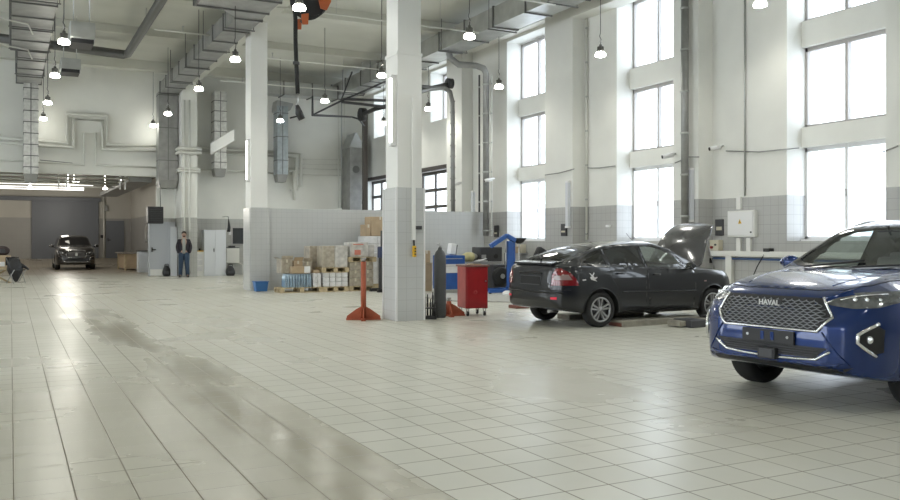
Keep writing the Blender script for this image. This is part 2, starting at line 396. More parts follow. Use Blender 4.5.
# back wall with the bay opening
b = MB(); OL, OR, OZ = -5.5, 5.28, 4.03
b.box(-14, OL, VB, VB+.3, 0, ZC); b.box(OL, OR, VB, VB+.3, OZ, ZC)
u0, z0 = wv(232.5, 245, VB); u1, z1 = wv(245, 228, VB); wx0, wx1, wz0, wz1 = u0, u1+.3, 1.30, 1.97
b.box(OR, wx0, VB, VB+.3, 0, ZC); b.box(wx0, wx1, VB, VB+.3, 0, wz0); b.box(wx0, wx1, VB, VB+.3, wz1, ZC); b.box(wx1, 15.2, VB, VB+.3, 0, ZC)
struct(b.build('wall_back', 'wallb', origin=False))
o = MB(); o.box(wx0-.06, wx1+.06, VB-.03, VB+.02, wz0-.06, wz0); o.box(wx0-.06, wx1+.06, VB-.03, VB+.02, wz1, wz1+.06); o.box(wx0-.06, wx0, VB-.03, VB+.02, wz0, wz1); o.box(wx1, wx1+.06, VB-.03, VB+.02, wz0, wz1)
o = struct(o.build('window_%d' % wn, 'frame', origin=False))
g = MB(); g.box(wx0, wx1, VB+.1, VB+.12, wz0, wz1); g.build('pane', mat('dark_office_glass', (.06,.065,.07), .1), o)
# far bay
VE = 54.0
b = MB(); b.box(6.4, 6.7, VB+.3, VE+.3, 0, 4.6); struct(b.build('wall_bay_side', 'bay', origin=False))
b = MB(); b.box(-5.9, -5.5, VB+.3, VE+.3, 0, 4.6); struct(b.build('wall_bay_left', 'bay', origin=False))
b = MB(); b.box(-5.9, 6.7, VE, VE+.3, 0, 4.6); struct(b.build('wall_bay_end', 'bay', origin=False))
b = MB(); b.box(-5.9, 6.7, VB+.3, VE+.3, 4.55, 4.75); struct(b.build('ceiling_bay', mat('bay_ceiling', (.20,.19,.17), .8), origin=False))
# gate and steel door at the end of the bay
ga, _ = wv(31.5, 203, VE-.05); gb, _ = wv(98.5, 203, VE-.05)
b = MB(); b.box(ga, gb, VE-.12, VE, .40, 3.72)
for i in range(1, 5): b.box(ga+(gb-ga)*i/5-.012, ga+(gb-ga)*i/5+.012, VE-.135, VE-.11, .42, 3.7)
gt = struct(b.build('door_3', 'gate', origin=False))
b = MB(); b.box(ga-2.6, gb+.1, VE-.22, VE-.05, 3.72, 3.95); b.build('track', 'gate', gt)
da, _ = wv(106, 222, VE-.05); db, _ = wv(124, 222, VE-.05)
b = MB(); b.box(da, db, VE-.07, VE, .40, 2.62); dd = struct(b.build('door_4', 'gate', origin=False))
b = MB(); b.box(da+.1, da+.25, VE-.12, VE-.07, 1.45, 1.5); b.box(da+.08, da+.12, VE-.14, VE-.07, 1.4, 1.6); b.build('handle', 'black', dd)
# open grey door beside the bay
a0, a1 = 5.30, 6.02; v = 38.2
# pillar stub + screen wall next to the bay door
b = MB()
x0,_ = wv(150, 240, 35.9); x1,_ = wv(168.5, 240, 35.9)
b.box(x0, x1, 35.86, 35.92, .28, 2.14); d5 = struct(b.build('door_5', 'doorgrey', origin=False))
b = MB(); b.box(x0, x1, 35.85, 35.93, .02, .28); b.build('kick_plate', 'white', d5)
b = MB(); b.box(x0+.06, x0+.22, 35.80, 35.84, 1.05, 1.09); b.box(x0+.05, x0+.09, 35.82, 35.86, .98, 1.16); b.build('handle', 'black', d5)
b = MB(); b.box(x0-.04, x0, 35.84, VB, 0, 2.2); b.box(x1, x1+.25, 35.80, VB, 0, 2.2); b.box(x0-.04, x1+.25, 35.84, VB, 2.14, 2.2); b.build('frame', 'doorgrey', d5)
# partition of grey tile
b = MB(); b.box(6.08, 13.82, 24.3, 24.52, 0, 2.37); struct(b.build('wall_partition', 'part', origin=False))
# concrete columns, tiled to the wainscot
def column(u0, u1, v0, v1):
    b = MB(); b.box(u0, u1, v0, v1, 0, 2.37)
    o = b.build('column', 'coltile', origin=False); struct(o)
    b = MB(); e = .035; b.box(u0+e, u1-e, v0+e, v1-e, 2.37, 4.77); b.box(u0+e-.012, u1-e+.012, v0+e-.012, v1-e+.012, 4.74, 4.79)
    b.box(u0+e+.01, u1-e-.01, v0+e+.01, v1-e-.01, 4.79, 7.9)
    b.build('shaft', 'white', o)
    b = MB()
    for (x,y) in ((u0,v0),(u1,v0),(u0,v1)): b.box(x-.015, x+.015, y-.015, y+.015, 0, 2.37)
    pieces(b, 'corner_bead', 'framew', o)
    return o
column(6.06, 6.60, 13.78, 14.38)
b = MB(); b.box(6.12, 6.60, 24.28, 24.9, 2.37, 7.9); o = b.build('column', 'white', origin=False); struct(o)
b = MB(); b.box(6.09, 6.66, 24.22, 25.05, 0, 2.38); b.build('tiled_base', 'part', o)
b = MB(); b.box(6.0, 6.6, 34.7, 36.2, 0, 7.9); o = b.build('column', 'wallb', origin=False); struct(o)
# outside: ground, far pale building, so the glazing looks onto something
b = MB(); b.box(15.2, 90, -60, 100, -.4, -.3); struct(b.build('ground_outside', mat('snowy_ground', (.8,.82,.85), .9), origin=False))
def outside_house(cx, cy, w, d, h, lab):
    t = thing('building', lab, 'building', (cx,cy,-.3))
    b = MB(); b.box(-d/2, d/2, -w/2, w/2, 0, h); b.build('wall', mat('pale_render', (.74,.77,.82), .9, noise=.05), t)
    b = MB(); b.prism([(-w/2-.5,h),(w/2+.5,h),(0,h+2.2)], -d/2-.4, d/2+.4, 'x'); b.build('roof', mat('pale_snowy_roof', (.66,.70,.76), .8), t)
    for i in range(int(w//3)):
        b = MB(); b.box(-d/2-.05, -d/2, -w/2+1+i*3, -w/2+2.2+i*3, 1.2, 2.6); b.build('window', mat('far_window', (.45,.5,.56), .3), t)
outside_house(48, 62, 22, 9, 3.4, 'pale low building with snowy pitched roof outside the far windows')
outside_house(44, 24, 12, 8, 3.0, 'pale pitched-roof house seen faintly outside the nearer windows')

# ================================================================= PENDANT LAMPS
M['lamphouse'] = mat('lamp_housing_grey', (.16,.16,.15), .5, .4)
def pendant_proto():
    t = thing('pendant_lamp', '', 'lamp', (0,0,0))
    b = MB(); b.lathe([(0,.26),(.03,.26),(.04,.22),(.05,.17),(.07,.13),(.085,.09),(.085,.05),(.06,.05)], seg=18)
    for i in range(10):
        a = 2*PI*i/10; b.obox((.062*math.cos(a), .062*math.sin(a), .16), (.04,.008,.09), rz=a)
    b.build('housing', 'lamphouse', t)
    b = MB(); b.lathe([(.10,.06),(.125,.02),(.13,-.01),(.12,-.035),(.07,-.05),(0,-.052)], seg=20); b.build('bulb', 'lampw', t)
    b = MB(); b.tube([(0,0,.26),(.02,0,.38),(-.02,.01,.46),(0,0,.55),(0,0,2.4)], .009, 6); b.build('cord', 'dark', t)
    b = MB(); b.tube([(-.05,0,.30),(0,0,.36),(.05,0,.30)], .008, 6); b.build('hook', 'steel', t)
    return t
LIT = bpy.data.lights.new('lamp_light', 'SPOT'); LIT.energy = LAMP; LIT.spot_size = math.radians(165); LIT.spot_blend = .5; LIT.shadow_soft_size = .3; LIT.color = (1, .985, .9)
def lamp_light(loc):
    if loc[1] > 33: return
    o = bpy.data.objects.new('lamp_light', LIT); COL.objects.link(o); o.location = (loc[0], loc[1], loc[2]-.07)
rows = [(1.09, [11.2, 16.2, 21.48, 25.97, 31.17, 35.4], 'row over the left aisle', 'left aisle row'),
        (5.04, [.8, 6.0, 11.1, 16.21, 21.57, 26.25, 31.9, 35.5], 'row beside the tiled columns', 'column row'),
        (9.14, [1.2, 6.4, 11.6, 16.74, 21.81, 26.61, 31.8], 'row over the lift bays', 'lift bay row'),
        (12.9, [1.5, 6.7, 11.87, 16.89, 21.79, 26.6, 30.6], 'row along the window wall', 'window wall row')]
names = ['nearest visible', 'second', 'third', 'fourth', 'fifth', 'sixth', 'seventh']
vis = {0: [21.48, 25.97, 31.17, 35.4], 1: [16.21, 21.57, 26.25, 31.9, 35.5], 2: [16.74, 21.81, 26.61, 31.8], 3: [11.87, 16.89, 21.79, 26.6, 30.6]}
P0 = pendant_proto(); first = True
for ri,(u, vs, lab, grp) in enumerate(rows):
    for v in vs:
        if v not in vis[ri]:
            lamp_light((u, v, 6.0)); 
        k = vis[ri].index(v) if v in vis[ri] else None
        if k is None: continue
        L_ = 'glowing round pendant lamp on a cord, %s from the camera in the %s' % (names[k].replace('nearest visible', 'nearest one'), lab)
        L_ = ' '.join(L_.split()[:16])
        if first: P0.location = (u, v, 6.0); P0['label'] = L_; P0['group'] = 'pendant lamps'; first = False
        else: dup(P0, (u, v, 6.0), 0, L_, 'pendant lamps')
        lamp_light((u, v, 6.0))
# vertical tube lamps on the columns
def tube_lamp(u, v, z0, z1, lab, lit=True):
    t = thing('tube_lamp', lab, 'lamp', (u, v, z0))
    h = z1-z0
    b = MB(); b.box(-.04,.03,-.055,.055,0,h); b.build('housing', 'white', t)
    b = MB(); b.tube([(-.055,0,.06),(-.055,0,h-.06)], .03, 10); b.build('tube', 'tube' if lit else 'framew', t)
    b = MB(); b.box(-.07,.03,-.06,.06,0,.06); b.box(-.07,.03,-.06,.06,h-.06,h); pieces(b, 'end_cap', 'framew', t)
tube_lamp(6.06, 13.92, 3.11, 4.37, 'lit vertical tube lamp on the left face of the near tiled column')
tube_lamp(6.09, 24.42, 3.13, 4.36, 'lit vertical tube lamp on the column standing over the partition end')
def wall_tube(xpx, y0, y1, u, lab):
    v, za = wu(xpx, y1, u); _, zb = wu(xpx, y0, u)
    t = thing('tube_lamp', lab, 'lamp', (u, v, za)); h = zb-za
    b = MB(); b.box(-.1,-.01,-.06,.06,0,h); b.build('housing', mat('lamp_cover_grey_white', (.66,.68,.72), .4), t)
    b = MB(); b.box(-.11,-.01,-.065,.065,0,.05); b.box(-.11,-.01,-.065,.065,h-.05,h); pieces(b, 'end_cap', 'framew', t)
wall_tube(692.5, 168, 222, UP, 'unlit grey tube lamp on the pilaster behind the raised car bonnet')
wall_tube(569.5, 181, 228, UP, 'unlit grey tube lamp on the pilaster above the dark hatchback roof')
wall_tube(474.5, 191, 230, UP, 'unlit grey tube lamp on the pilaster above the workbench')

# ================================================================= DUCTWORK
def duct_run(name, lab, segs, m='galv', flange_step=1.25, cat='duct', fm='flange'):
    """segs: list of (u0,u1,v0,v1,z0,z1) boxes running along v"""
    t = thing(name, lab, cat, ((segs[0][0]+segs[0][1])/2, segs[0][2], segs[0][4]), world=True)
    f = MB(); d = MB()
    for (u0,u1,v0,v1,z0,z1) in segs:
        d.box(u0,u1,v0,v1,z0,z1)
        if isinstance(flange_step, tuple): pass
        n = max(1, round(abs(v1-v0)/flange_step)); e = .035
        if n >= 1 and abs(v1-v0) > .9:
            for i in range(n+1):
                v = v0+(v1-v0)*i/n; f.box(u0-e,u1+e,v-.02,v+.02,z0-e,z1+e)
    d.build('duct_body', m, t); pieces(f, 'flange', fm, t)
    hb = MB()
    for (u0,u1,v0,v1,z0,z1) in segs:
        if abs(v1-v0) > 2:
            for v in np.arange(v0+1, v1, 3.0):
                for u in (u0-.05, u1+.05): hb.tube([(u,v,z0-.02),(u,v,ZC)], .012, 6)
                hb.box(u0-.08,u1+.08,v-.02,v+.02,z0-.06,z0-.03)
    if hb.v: pieces(hb, 'hanger', 'flange', t)
    return t
# long central duct, stepping down in height towards the back wall
t = duct_run('air_duct', 'long grey sectional air duct under the ceiling beside the partition column', [(5.27,5.95,22.5,35.2,7.3,7.72)], 'galvd', 1.45)
f = MB(); f.box(4.1,5.97,19.6,21.9,7.36,8.05); f.loft([[(5.27,22.5,7.3),(5.95,22.5,7.3),(5.95,22.5,7.72),(5.27,22.5,7.72)],[(4.7,21.9,7.36),(5.95,21.9,7.36),(5.95,21.9,7.95),(4.7,21.9,7.95)]], smooth=False); f.box(3.0,4.1,19.8,21.2,7.5,8.05); f.build('wide_section', 'galvd', t)
f = MB(); f.box(4.06,6.0,21.87,21.93,7.32,8.08); f.box(4.06,6.0,20.7,20.75,7.32,8.08); f.box(4.08,4.13,19.75,21.9,7.32,8.08)
f.build('flange', 'flange', t)
def drop_duct(lab, u0, u1, z0, z1, v0=35.3, v1=35.9, m='foil', step=.42, fm='flange', bands=True):
    t = thing('drop_duct', lab, 'duct', ((u0+u1)/2, v0, z0), world=True)
    d = MB(); d.box(u0,u1,v0,v1,z0,z1); d.build('duct_body', m, t)
    f = MB()
    if bands:
        for z in np.arange(z0+step*.6, z1, step): f.box(u0-.012,u1+.012,v0-.012,v1,z-.014,z+.014)
        f.box((u0+u1)/2-.012,(u0+u1)/2+.012,v0-.012,v1,z0,z1)
        f.build('foil_band', fm, t)
    g = MB(); g.loft([[(u0,v0,z0),(u1,v0,z0),(u1,v1,z0),(u0,v1,z0)],[(u0+.06,v0+.1,z0-.32),(u1-.06,v0+.1,z0-.32),(u1-.06,v1,z0-.32),(u0+.06,v1,z0-.32)]], smooth=False); g.build('outlet', 'galvd', t)
    return t
def U(x, v=35.6): return wv(x, 241, v)[0]
t = drop_duct('wide grey vertical duct on the back wall at the right of the bay opening', U(157.5), U(176.5), 3.86, 7.35, m='galvd', step=1.3)
drop_duct('foil-wrapped vertical duct on the back wall above the bay opening', U(23.5), U(38), 3.93, 7.35, fm='dark')
drop_duct('foil-wrapped vertical duct on the back wall beside the small office window', U(213), U(225), 4.4, 7.55)
t = drop_duct('bluish foil vertical duct with elbow right of the partition column', U(275.5), U(286), 4.25, 7.15, m=mat('bluish_foil', (.42,.47,.50), .35, .6, noise=.2, nscale=5), step=1.0)
f = MB(); x0, x1 = U(275), U(290)
f.loft([[(x0,35.4,6.95),(x1-.15,35.4,6.95),(x1-.15,36.1,6.95),(x0,36.1,6.95)],[(x0,35.4,7.15),(x1-.05,35.4,7.0),(x1-.05,36.1,7.0),(x0,36.1,7.15)],[(x0+.05,35.4,7.4),(x1+.1,35.4,7.3),(x1+.1,36.1,7.3),(x0+.05,36.1,7.4)]], smooth=False); f.build('elbow', 'galv', t)
# left duct
t = duct_run('air_duct', 'wide grey sectional air duct hanging at the left edge', [(.02,1.02,19.0,29.3,7.3,7.75),(.2,1.0,29.3,35.4,7.3,7.7)], 'galvd', 1.5)
f = MB(); f.box(-.05,1.08,12.0,19.0,7.3,7.75); f.build('duct_body', 'galvd', t)
# right ceiling duct, and its header crossing the back
t = duct_run('air_duct', 'galvanised air duct running under the ceiling along the window wall', [(12.15,12.95,14,34.5,7.5,8.05)], 'galv', 1.7)
t = thing('air_duct', 'galvanised header duct crossing below the ceiling at the back right corner', 'duct', (10.5,34.3,7.3), world=True)
b = MB(); b.box(8.6,12.1,33.6,34.3,7.35,7.85); b.build('duct_body', 'galv', t)
b = MB()
for u in (8.6,9.8,11.0,12.1): b.box(u-.02,u+.02,33.56,34.34,7.31,7.89)
pieces(b, 'flange', 'flange', t)
# round dark duct
t = thing('round_duct', 'dark round ventilation pipe turning a corner under the ceiling', 'duct', (3.5,26.5,7.6), world=True)
b = MB(); b.tube([(3.63,12,7.95),(3.63,31.5,7.95),(3.5,31.7,7.95),(-9,29.2,7.95)], .13, 14); b.build('pipe', 'flange', t)
b = MB()
for v in (16,20,24,27): b.tube([(3.63,v,8.0),(3.63,v,ZC)], .012, 6)
pieces(b, 'hanger', 'steel', t)
# heater units
def heater(u0,u1,v,z0,z1,lab):
    t = thing('unit_heater', lab, 'heater', ((u0+u1)/2,v,z0), world=True)
    b = MB(); b.box(u0,u1,v-.4,v+.4,z0+.1,z1); b.build('casing', 'galv', t, bevel=.02)
    b = MB(); b.box(u0+.03,u1-.03,v-.37,v+.37,z0,z0+.1); b.build('grille', 'black', t)
    b = MB()
    for u in (u0+.1,u1-.1): b.tube([(u,v,z1-.01),(u,v,ZC)], .012, 6)
    pieces(b, 'hanger', 'steel', t)
a,_ = wv(69,30,22.3); c,_ = wv(94,30,22.3)
heater(a, c, 22.3, 6.12, 6.62, 'larger suspended grey box heater beside the left duct')
a,_ = wv(60,70,29.0); c,_ = wv(80,70,29.0)
heater(a, c, 29.0, 6.62, 7.05, 'smaller suspended grey box heater farther along the left duct')
# sprinkler pipes under the ceiling
pp = 'white sprinkler pipes'
for i,(v,z,u0,u1,lab) in enumerate([(17.6,7.3,6.9,12.05,'nearest white sprinkler pipe crossing right of the hose reel'),(21.5,7.45,6.1,12.05,'white sprinkler pipe crossing under the ceiling behind the hose reel'),(27.0,7.3,6.7,12.05,'white sprinkler pipe crossing behind the partition column'),(25.8,7.55,3.7,5.3,'short white sprinkler pipe left of the long duct'),(31.0,7.2,6.7,12.05,'farthest white sprinkler pipe crossing before the back wall')]):
    t = thing('sprinkler_pipe', lab, 'pipe', (u0,v,z), group=pp, world=True)
    b = MB(); b.tube([(u0,v,z),(u1,v,z)], .022, 8); b.build('pipe', 'pipe', t)
    b = MB()
    for u in np.arange(u0+.8, u1, 3.1):
        b.tube([(u,v,z),(u,v,z+.16)], .012, 6); b.cyl((u,v,z+.16), .03, .03, 8)
    b.build('sprinkler_head', 'steel', t)
    b = MB()
    for u in np.arange(u0+1.6, u1, 3.1): b.tube([(u,v,z),(u,v,ZC)], .008, 6)
    if b.v: pieces(b, 'hanger', 'steel', t)
def pipe(name, lab, cat, pts, r, m, group=None, seg=10):
    b = MB(); b.tube(pts, r, seg); return tag(b.build(name, m), lab, cat, group)
# white branch pipes beside the left duct
for k,(y0,y1) in enumerate(((21,32),(47,56))):
    pts = [gz(-6, y0-6, 7.25), gz(8, y0-1, 7.25), gz(28, y0+3, 7.25), gz(31, y1, 7.25)]
    pts = [(p[0],p[1],7.25) for p in pts]
    pts = pts[:3] + [(pts[2][0]+.12, pts[2][1]+.02, 6.98)]
    pipe('ceiling_pipe', ('upper' if k == 0 else 'lower')+' thin white pipe bending under the left duct', 'pipe', pts, .02, 'pipe')
# pipes and loops on the back wall
def B(x, y, v=36.05): u, z = wv(x, y, v); return (u, v, z)
loops = [([(-20,136),(40,141),(66.5,143.5),(66.5,114),(107,116),(107,144.5),(157,146)], 'upper white pipe with an expansion loop on the back wall'),
         ([(-20,141),(40,145.5),(73.5,147.5),(73.5,119),(102.5,121),(102.5,149),(157,151)], 'middle white pipe with an expansion loop on the back wall'),
         ([(-20,159),(40,162),(84,165),(84,133),(96,133),(96,165),(157,167.5)], 'lowest thin white pipe with a narrow loop on the back wall')]
for i,(pt,lab) in enumerate(loops): pipe('heating_pipe', lab, 'pipe', [B(x,y,36.05) for x,y in pt], (.055,.055,.035)[i], 'pipe')
pipe('heating_pipe', 'thin grey cable pipe along the lintel between the drop ducts', 'pipe', [B(40,160),(B(72,163)[0],36.05,B(72,163)[2]),B(75,165),B(82,165)], .016, 'galvd')
for y,r,lab in ((147.5,.06,'upper thick white pipe crossing the back wall right of the wide duct'),(151.5,.045,'second thick white pipe crossing the back wall right of the wide duct'),(168.5,.035,'thin white pipe crossing the back wall right of the wide duct')):
    pipe('heating_pipe', lab, 'pipe', [B(179,y,36.05),B(275,y+4.5,36.05)], r, 'pipe')
for (pt,r,lab) in [([(288,153),(301,153.5),(301,186),(296,187)], .05, 'outer white pipe bend beside the bluish duct'),
                 ([(288,157),(296.5,157.5),(296.5,190),(290,190)], .05, 'inner white pipe bend beside the bluish duct'),
                 ([(288,171),(291,171),(294,171),(294,200)], .06, 'vertical white pipe dropping below the bluish duct'),
                 ([(288,168),(346,170)], .02, 'upper thin white conduit running to the right corner'),
                 ([(301,159),(344,160)], .014, 'topmost thin conduit running to the right corner'),
                 ([(301,164),(344,165)], .014, 'second thin conduit running to the right corner'),
                 ([(290,174),(346,175.5)], .02, 'lower thin white conduit running to the right corner')]:
    pipe('heating_pipe', lab, 'pipe', [B(x,y,36.0) for x,y in pt], r, 'pipe')
for k,x in enumerate((338.5,341.5,344.5)): pipe('riser_pipe', ('left','middle','right')[k]+' of three slim risers in the back right corner', 'pipe', [B(x,208,35.95),B(x,92,35.95)], .03, 'galv' if k%2 else 'pipe')
for k,(x,r,y0,y1) in enumerate(((184.5,.03,268,230),(189.5,.035,275,196))): pipe('riser_pipe', ('slim','thicker')[k]+' white riser on the tiled base of the far column', 'pipe', [(wv(x,y0,34.62)[0],34.62,wv(x,y0,34.62)[1]),(wv(x,y0,34.62)[0],34.62,wv(x,100,34.62)[1])], r, 'pipe')
t = thing('pipe_clamp', 'pair of white pipe collars wrapped round the far column', 'pipe', (6.3,34.6,5.0), world=True)
b = MB()
for zz in (5.08,4.92): b.tube([(5.9,36.1,zz),(5.9,34.6,zz),(6.7,34.6,zz),(6.7,36.1,zz)], .05, 8)
b.build('upper_pipe', 'pipe', t)
b = MB()
for zz in (4.28,4.18): b.tube([(5.93,36.1,zz),(5.93,34.62,zz),(6.67,34.62,zz),(6.67,36.1,zz)], .035, 8)
b.build('lower_pipe', 'pipe', t)
# sloping white tray in front of the foil duct
a0 = wv(210.5,149,34.0); a1 = wv(234,135,30.5)
b = MB(); b.loft([[(a0[0],34.0,a0[1]-.22),(a0[0]+.05,34.0,a0[1]-.22),(a0[0]+.05,34.0,a0[1]+.22),(a0[0],34.0,a0[1]+.22)],[(a1[0],30.5,a1[1]-.2),(a1[0]+.05,30.5,a1[1]-.2),(a1[0]+.05,30.5,a1[1]+.2),(a1[0],30.5,a1[1]+.2)]], smooth=False)
tag(b.build('cable_tray', 'white'), 'sloping white cable tray panel in front of the foil duct', 'cable tray')
M['baytube'] = mat('bay_tube', (1,1,1), .4, emit=(1,.98,.92), es=1.0)
M['baylamp'] = mat('bay_lamp_emitter', (1,1,.95), .4, emit=(1,.98,.88), es=7)
# under the bay ceiling: trays, tubes, white brackets
t = thing('pipe_rack', 'rack of pale pipes hung across the bay just behind the lintel', 'pipe rack', (1.5,37.5,3.9), world=True)
b = MB()
for (v,z) in ((37.0,3.98),(38.2,3.92),(39.6,3.9),(41.2,3.96),(43,3.95)): b.tube([(-5.4,v,z),(4.3,v,z)], .045, 8)
b.build('pipe', 'pipe', t)
b = MB()
for u in (1.7, 2.0, 4.0, 4.2): b.box(u-.03,u+.03,37.3,37.4,3.55,4.5)
pieces(b, 'bracket', 'white', t)
b = MB(); b.box(4.3,5.2,37,50,3.85,4.05); b.build('cable_tray', 'galvd', t)
for k,(x,y,v) in enumerate(((30,188,40),(68,188,41),(105,189,42),(74,183,44),(78,179,47),(121,181,46))):
    u, z = wv(x, y, v)
    b = MB(); b.lathe([(0,.08),(.06,.08),(.11,.0),(.08,-.02),(0,-.03)], (u,v,min(z,4.35)), seg=14)
    b.tube([(u,v,min(z,4.35)+.1),(u,v,4.55)], .012, 6)
    tag(b.build('bay_lamp', 'baylamp'), ['lit bay lamp behind the foil duct outlet','brightest lit bay lamp above the parked grey car','lit bay lamp at the white pipe brackets','smaller lit bay lamp behind the brightest one','farthest tiny lit bay lamp near the bay middle','lit bay lamp near the wide duct outlet'][k], 'lamp', 'round lamps under the bay ceiling')
for k,(v,u0_,u1_,z_) in enumerate(((44.5,-.8,3.6,4.1),(47.5,-1.0,3.4,4.15),(50.5,-2.5,3.6,4.2))):
    t = thing('bay_tube_lamp', ('nearest','middle','farthest')[k]+' long lit tube lamp across the bay ceiling', 'lamp', ((u0_+u1_)/2, v, z_), world=True)
    b = MB(); b.box(u0_,u1_,v-.08,v+.08,z_+.04,z_+.12); b.build('housing', 'white', t)
    b = MB(); b.tube([(u0_+.05,v,z_),(u1_-.05,v,z_)], .03, 8); b.build('tube', 'baytube', t)
    b = MB()
    for q in (u0_+.4, u1_-.4): b.tube([(q,v,z_+.1),(q,v,4.55)], .012, 6)
    pieces(b, 'hanger', 'steel', t)
for v in (41, 46.5, 51):
    for u in (-2.5, 2.5):
        l = bpy.data.lights.new('bay_light', 'POINT'); l.energy = 38; l.shadow_soft_size = .3; l.color = (1,.95,.85); l.specular_factor = 0
        o = bpy.data.objects.new('bay_light', l); COL.objects.link(o); o.location = (u, v, 3.1)
# tall dark steel frame + ventilation unit in the back right corner
t = thing('ventilation_unit', 'tall grey ventilation cabinet with sloped hood in the right corner', 'ventilation unit', (U(355,35.2),35.2,0), world=True)
xa, xb = U(347.5,35.2), U(361.5,35.2)
b = MB(); b.box(xa,xb,34.9,35.9,3.05,5.5); b.build('casing', 'galvd', t)
b = MB(); b.loft([[(xa-.04,34.85,5.5),(xb+.04,34.85,5.5),(xb+.04,35.9,5.5),(xa-.04,35.9,5.5)],[(xa+.25,34.85,6.15),(xa+.3,34.85,6.15),(xb,35.9,6.1),(xa+.25,35.9,6.15)]], smooth=False); b.build('hood', 'galv', t)
b = MB(); b.cyl((xa+.28,34.88,4.55),.16,.04,20,'y'); b.build('fan_grille', 'flange', t)
b = MB(); b.box(xa,xa+.55,34.9,35.9,0,3.05); b.build('duct_leg', 'galvd', t)
t = thing('steel_frame', 'dark steel post and rails before the corner garage door', 'steel frame', (U(364,33.5),33.5,0), world=True)
xc = U(365,33.5)
b = MB(); b.box(xc-.09,xc+.09,33.4,33.6,0,6.9); b.build('post', 'darkframe', t)
b = MB()
def Q(x,y,v): u,z = wv(x,y,v); return (u,v,z)
b.tube([Q(312.5,96,30),Q(312.5,115,30),Q(352,117,31.5)], .035, 8); b.tube([Q(352,117,31.5),Q(359,119,31.8),Q(364,126,32)], .035, 8)
b.tube([Q(312.5,115,30),Q(341,101,30),Q(398,76,27)], .03, 8); b.tube([Q(342,102,30),Q(396,108,27)], .05, 8); b.tube([Q(342,99,30),Q(396,101,27)], .05, 8); b.tube([Q(341,101,30),Q(352,72,31)], .03, 8)
b.build('rail', 'dark', t)
t = thing('hose_reel', 'black exhaust hose reel on the dark arm in the right corner', 'hose reel', Q(362.5,114,31.5), world=True)
b = MB(); p = Q(362.5,114.5,31.5); b.cyl((p[0]-.12,p[1],p[2]),.26,.24,20,'x'); b.build('drum', 'black', t)
b = MB(); b.tube([p,Q(375,109,29.5),Q(396,104,27)], .08, 10); b.build('hose', 'rubber', t)
# reel and hose on the wall arm nearer (seen right of the near column)
t = thing('hose_reel', 'dark exhaust hose reel with arm under the upper window', 'hose reel', Q(449,84,25.2), world=True)
p = Q(449.5,83.5,25.2)
b = MB(); b.cyl((p[0]-.1,p[1],p[2]),.17,.2,20,'x'); b.cyl((p[0]-.16,p[1],p[2]),.05,.3,14,'x'); b.build('drum', 'dark', t)
b = MB(); b.tube([Q(400,85,24.6),Q(432,87.5,24.9),p], .06, 10); b.build('arm', 'flange', t)
hp = [Q(400,96,24.7),Q(415,93,24.8),Q(430,89,24.9),Q(444,87.5,25.1),Q(450,92,25.2),Q(452.5,102,25.3),Q(452.8,130,25.3),Q(452.8,170,25.3),Q(453,212,25.3)]
b = MB(); b.tube(hp, .075, 10)
for q in np.arange(0,1,.1): 
    c = Vector(hp[5]).lerp(Vector(hp[8]), q); b.cyl((c.x,c.y,c.z),.09,.04,10)
b.build('hose', 'galvd', t)
# down pipes on the wall
def downpipe(x, ytop, ybot, u, r, lab, m='galvd', sb=False):
    v, z0 = wu(x, ybot, u); z1 = min(wu(x, ytop, u)[1], 7.4 if u < 14 else 8.4)
    t = thing('exhaust_pipe', lab, 'pipe', (u, v, z0), world=True)
    b = MB(); pts = [(u,v,z0),(u,v,z1)]
    if sb:
        pts = [(u,v,z0),(u,v,z1-.25),(u-.08,v+.02,z1-.08),(u-.3,v+.1,z1),(u-.8,v+.4,z1+.05),(u-1.05,v+.5,z1+.25),(u-1.15,v+.5,z1+.6)]
    b.tube(pts, r, 16); b.build('pipe', m, t)
    b = MB()
    for z in np.arange(z0+.15, z1-.3, .95): b.cyl((u,v,z), r*1.18, .045, 16)
    pieces(b, 'joint_ring', 'galv', t)
    return v
downpipe(684.8, -20, 224, UP-.16, .085, 'tall grey ribbed exhaust pipe on the pilaster behind the raised bonnet')
downpipe(486, 66, 236, UP-.1, .10, 'tall grey exhaust pipe with top bend above the workbench', sb=True)
downpipe(479.3, 75, 236, UP-.05, .03, 'slim dark pipe left of the tall exhaust pipe above the workbench', 'dark')
downpipe(491.5, 75, 236, UP, .025, 'slim pale pipe right of the tall exhaust pipe above the workbench', 'pipe')
downpipe(744.8, -20, 196, UW-.03, .018, 'slim grey conduit rising above the electrical panel', 'galv')
downpipe(586.5, -20, 240, UW-.06, .03, 'slim white conduit rising left of the middle window', 'pipe')
downpipe(706, 200, 256, UW-.12, .045, 'short white pipe stub in the corner behind the raised bonnet', 'pipe')
downpipe(580.5, 206, 240, UW-.06, .045, 'short white pipe stub above the hatchback roof', 'pipe')
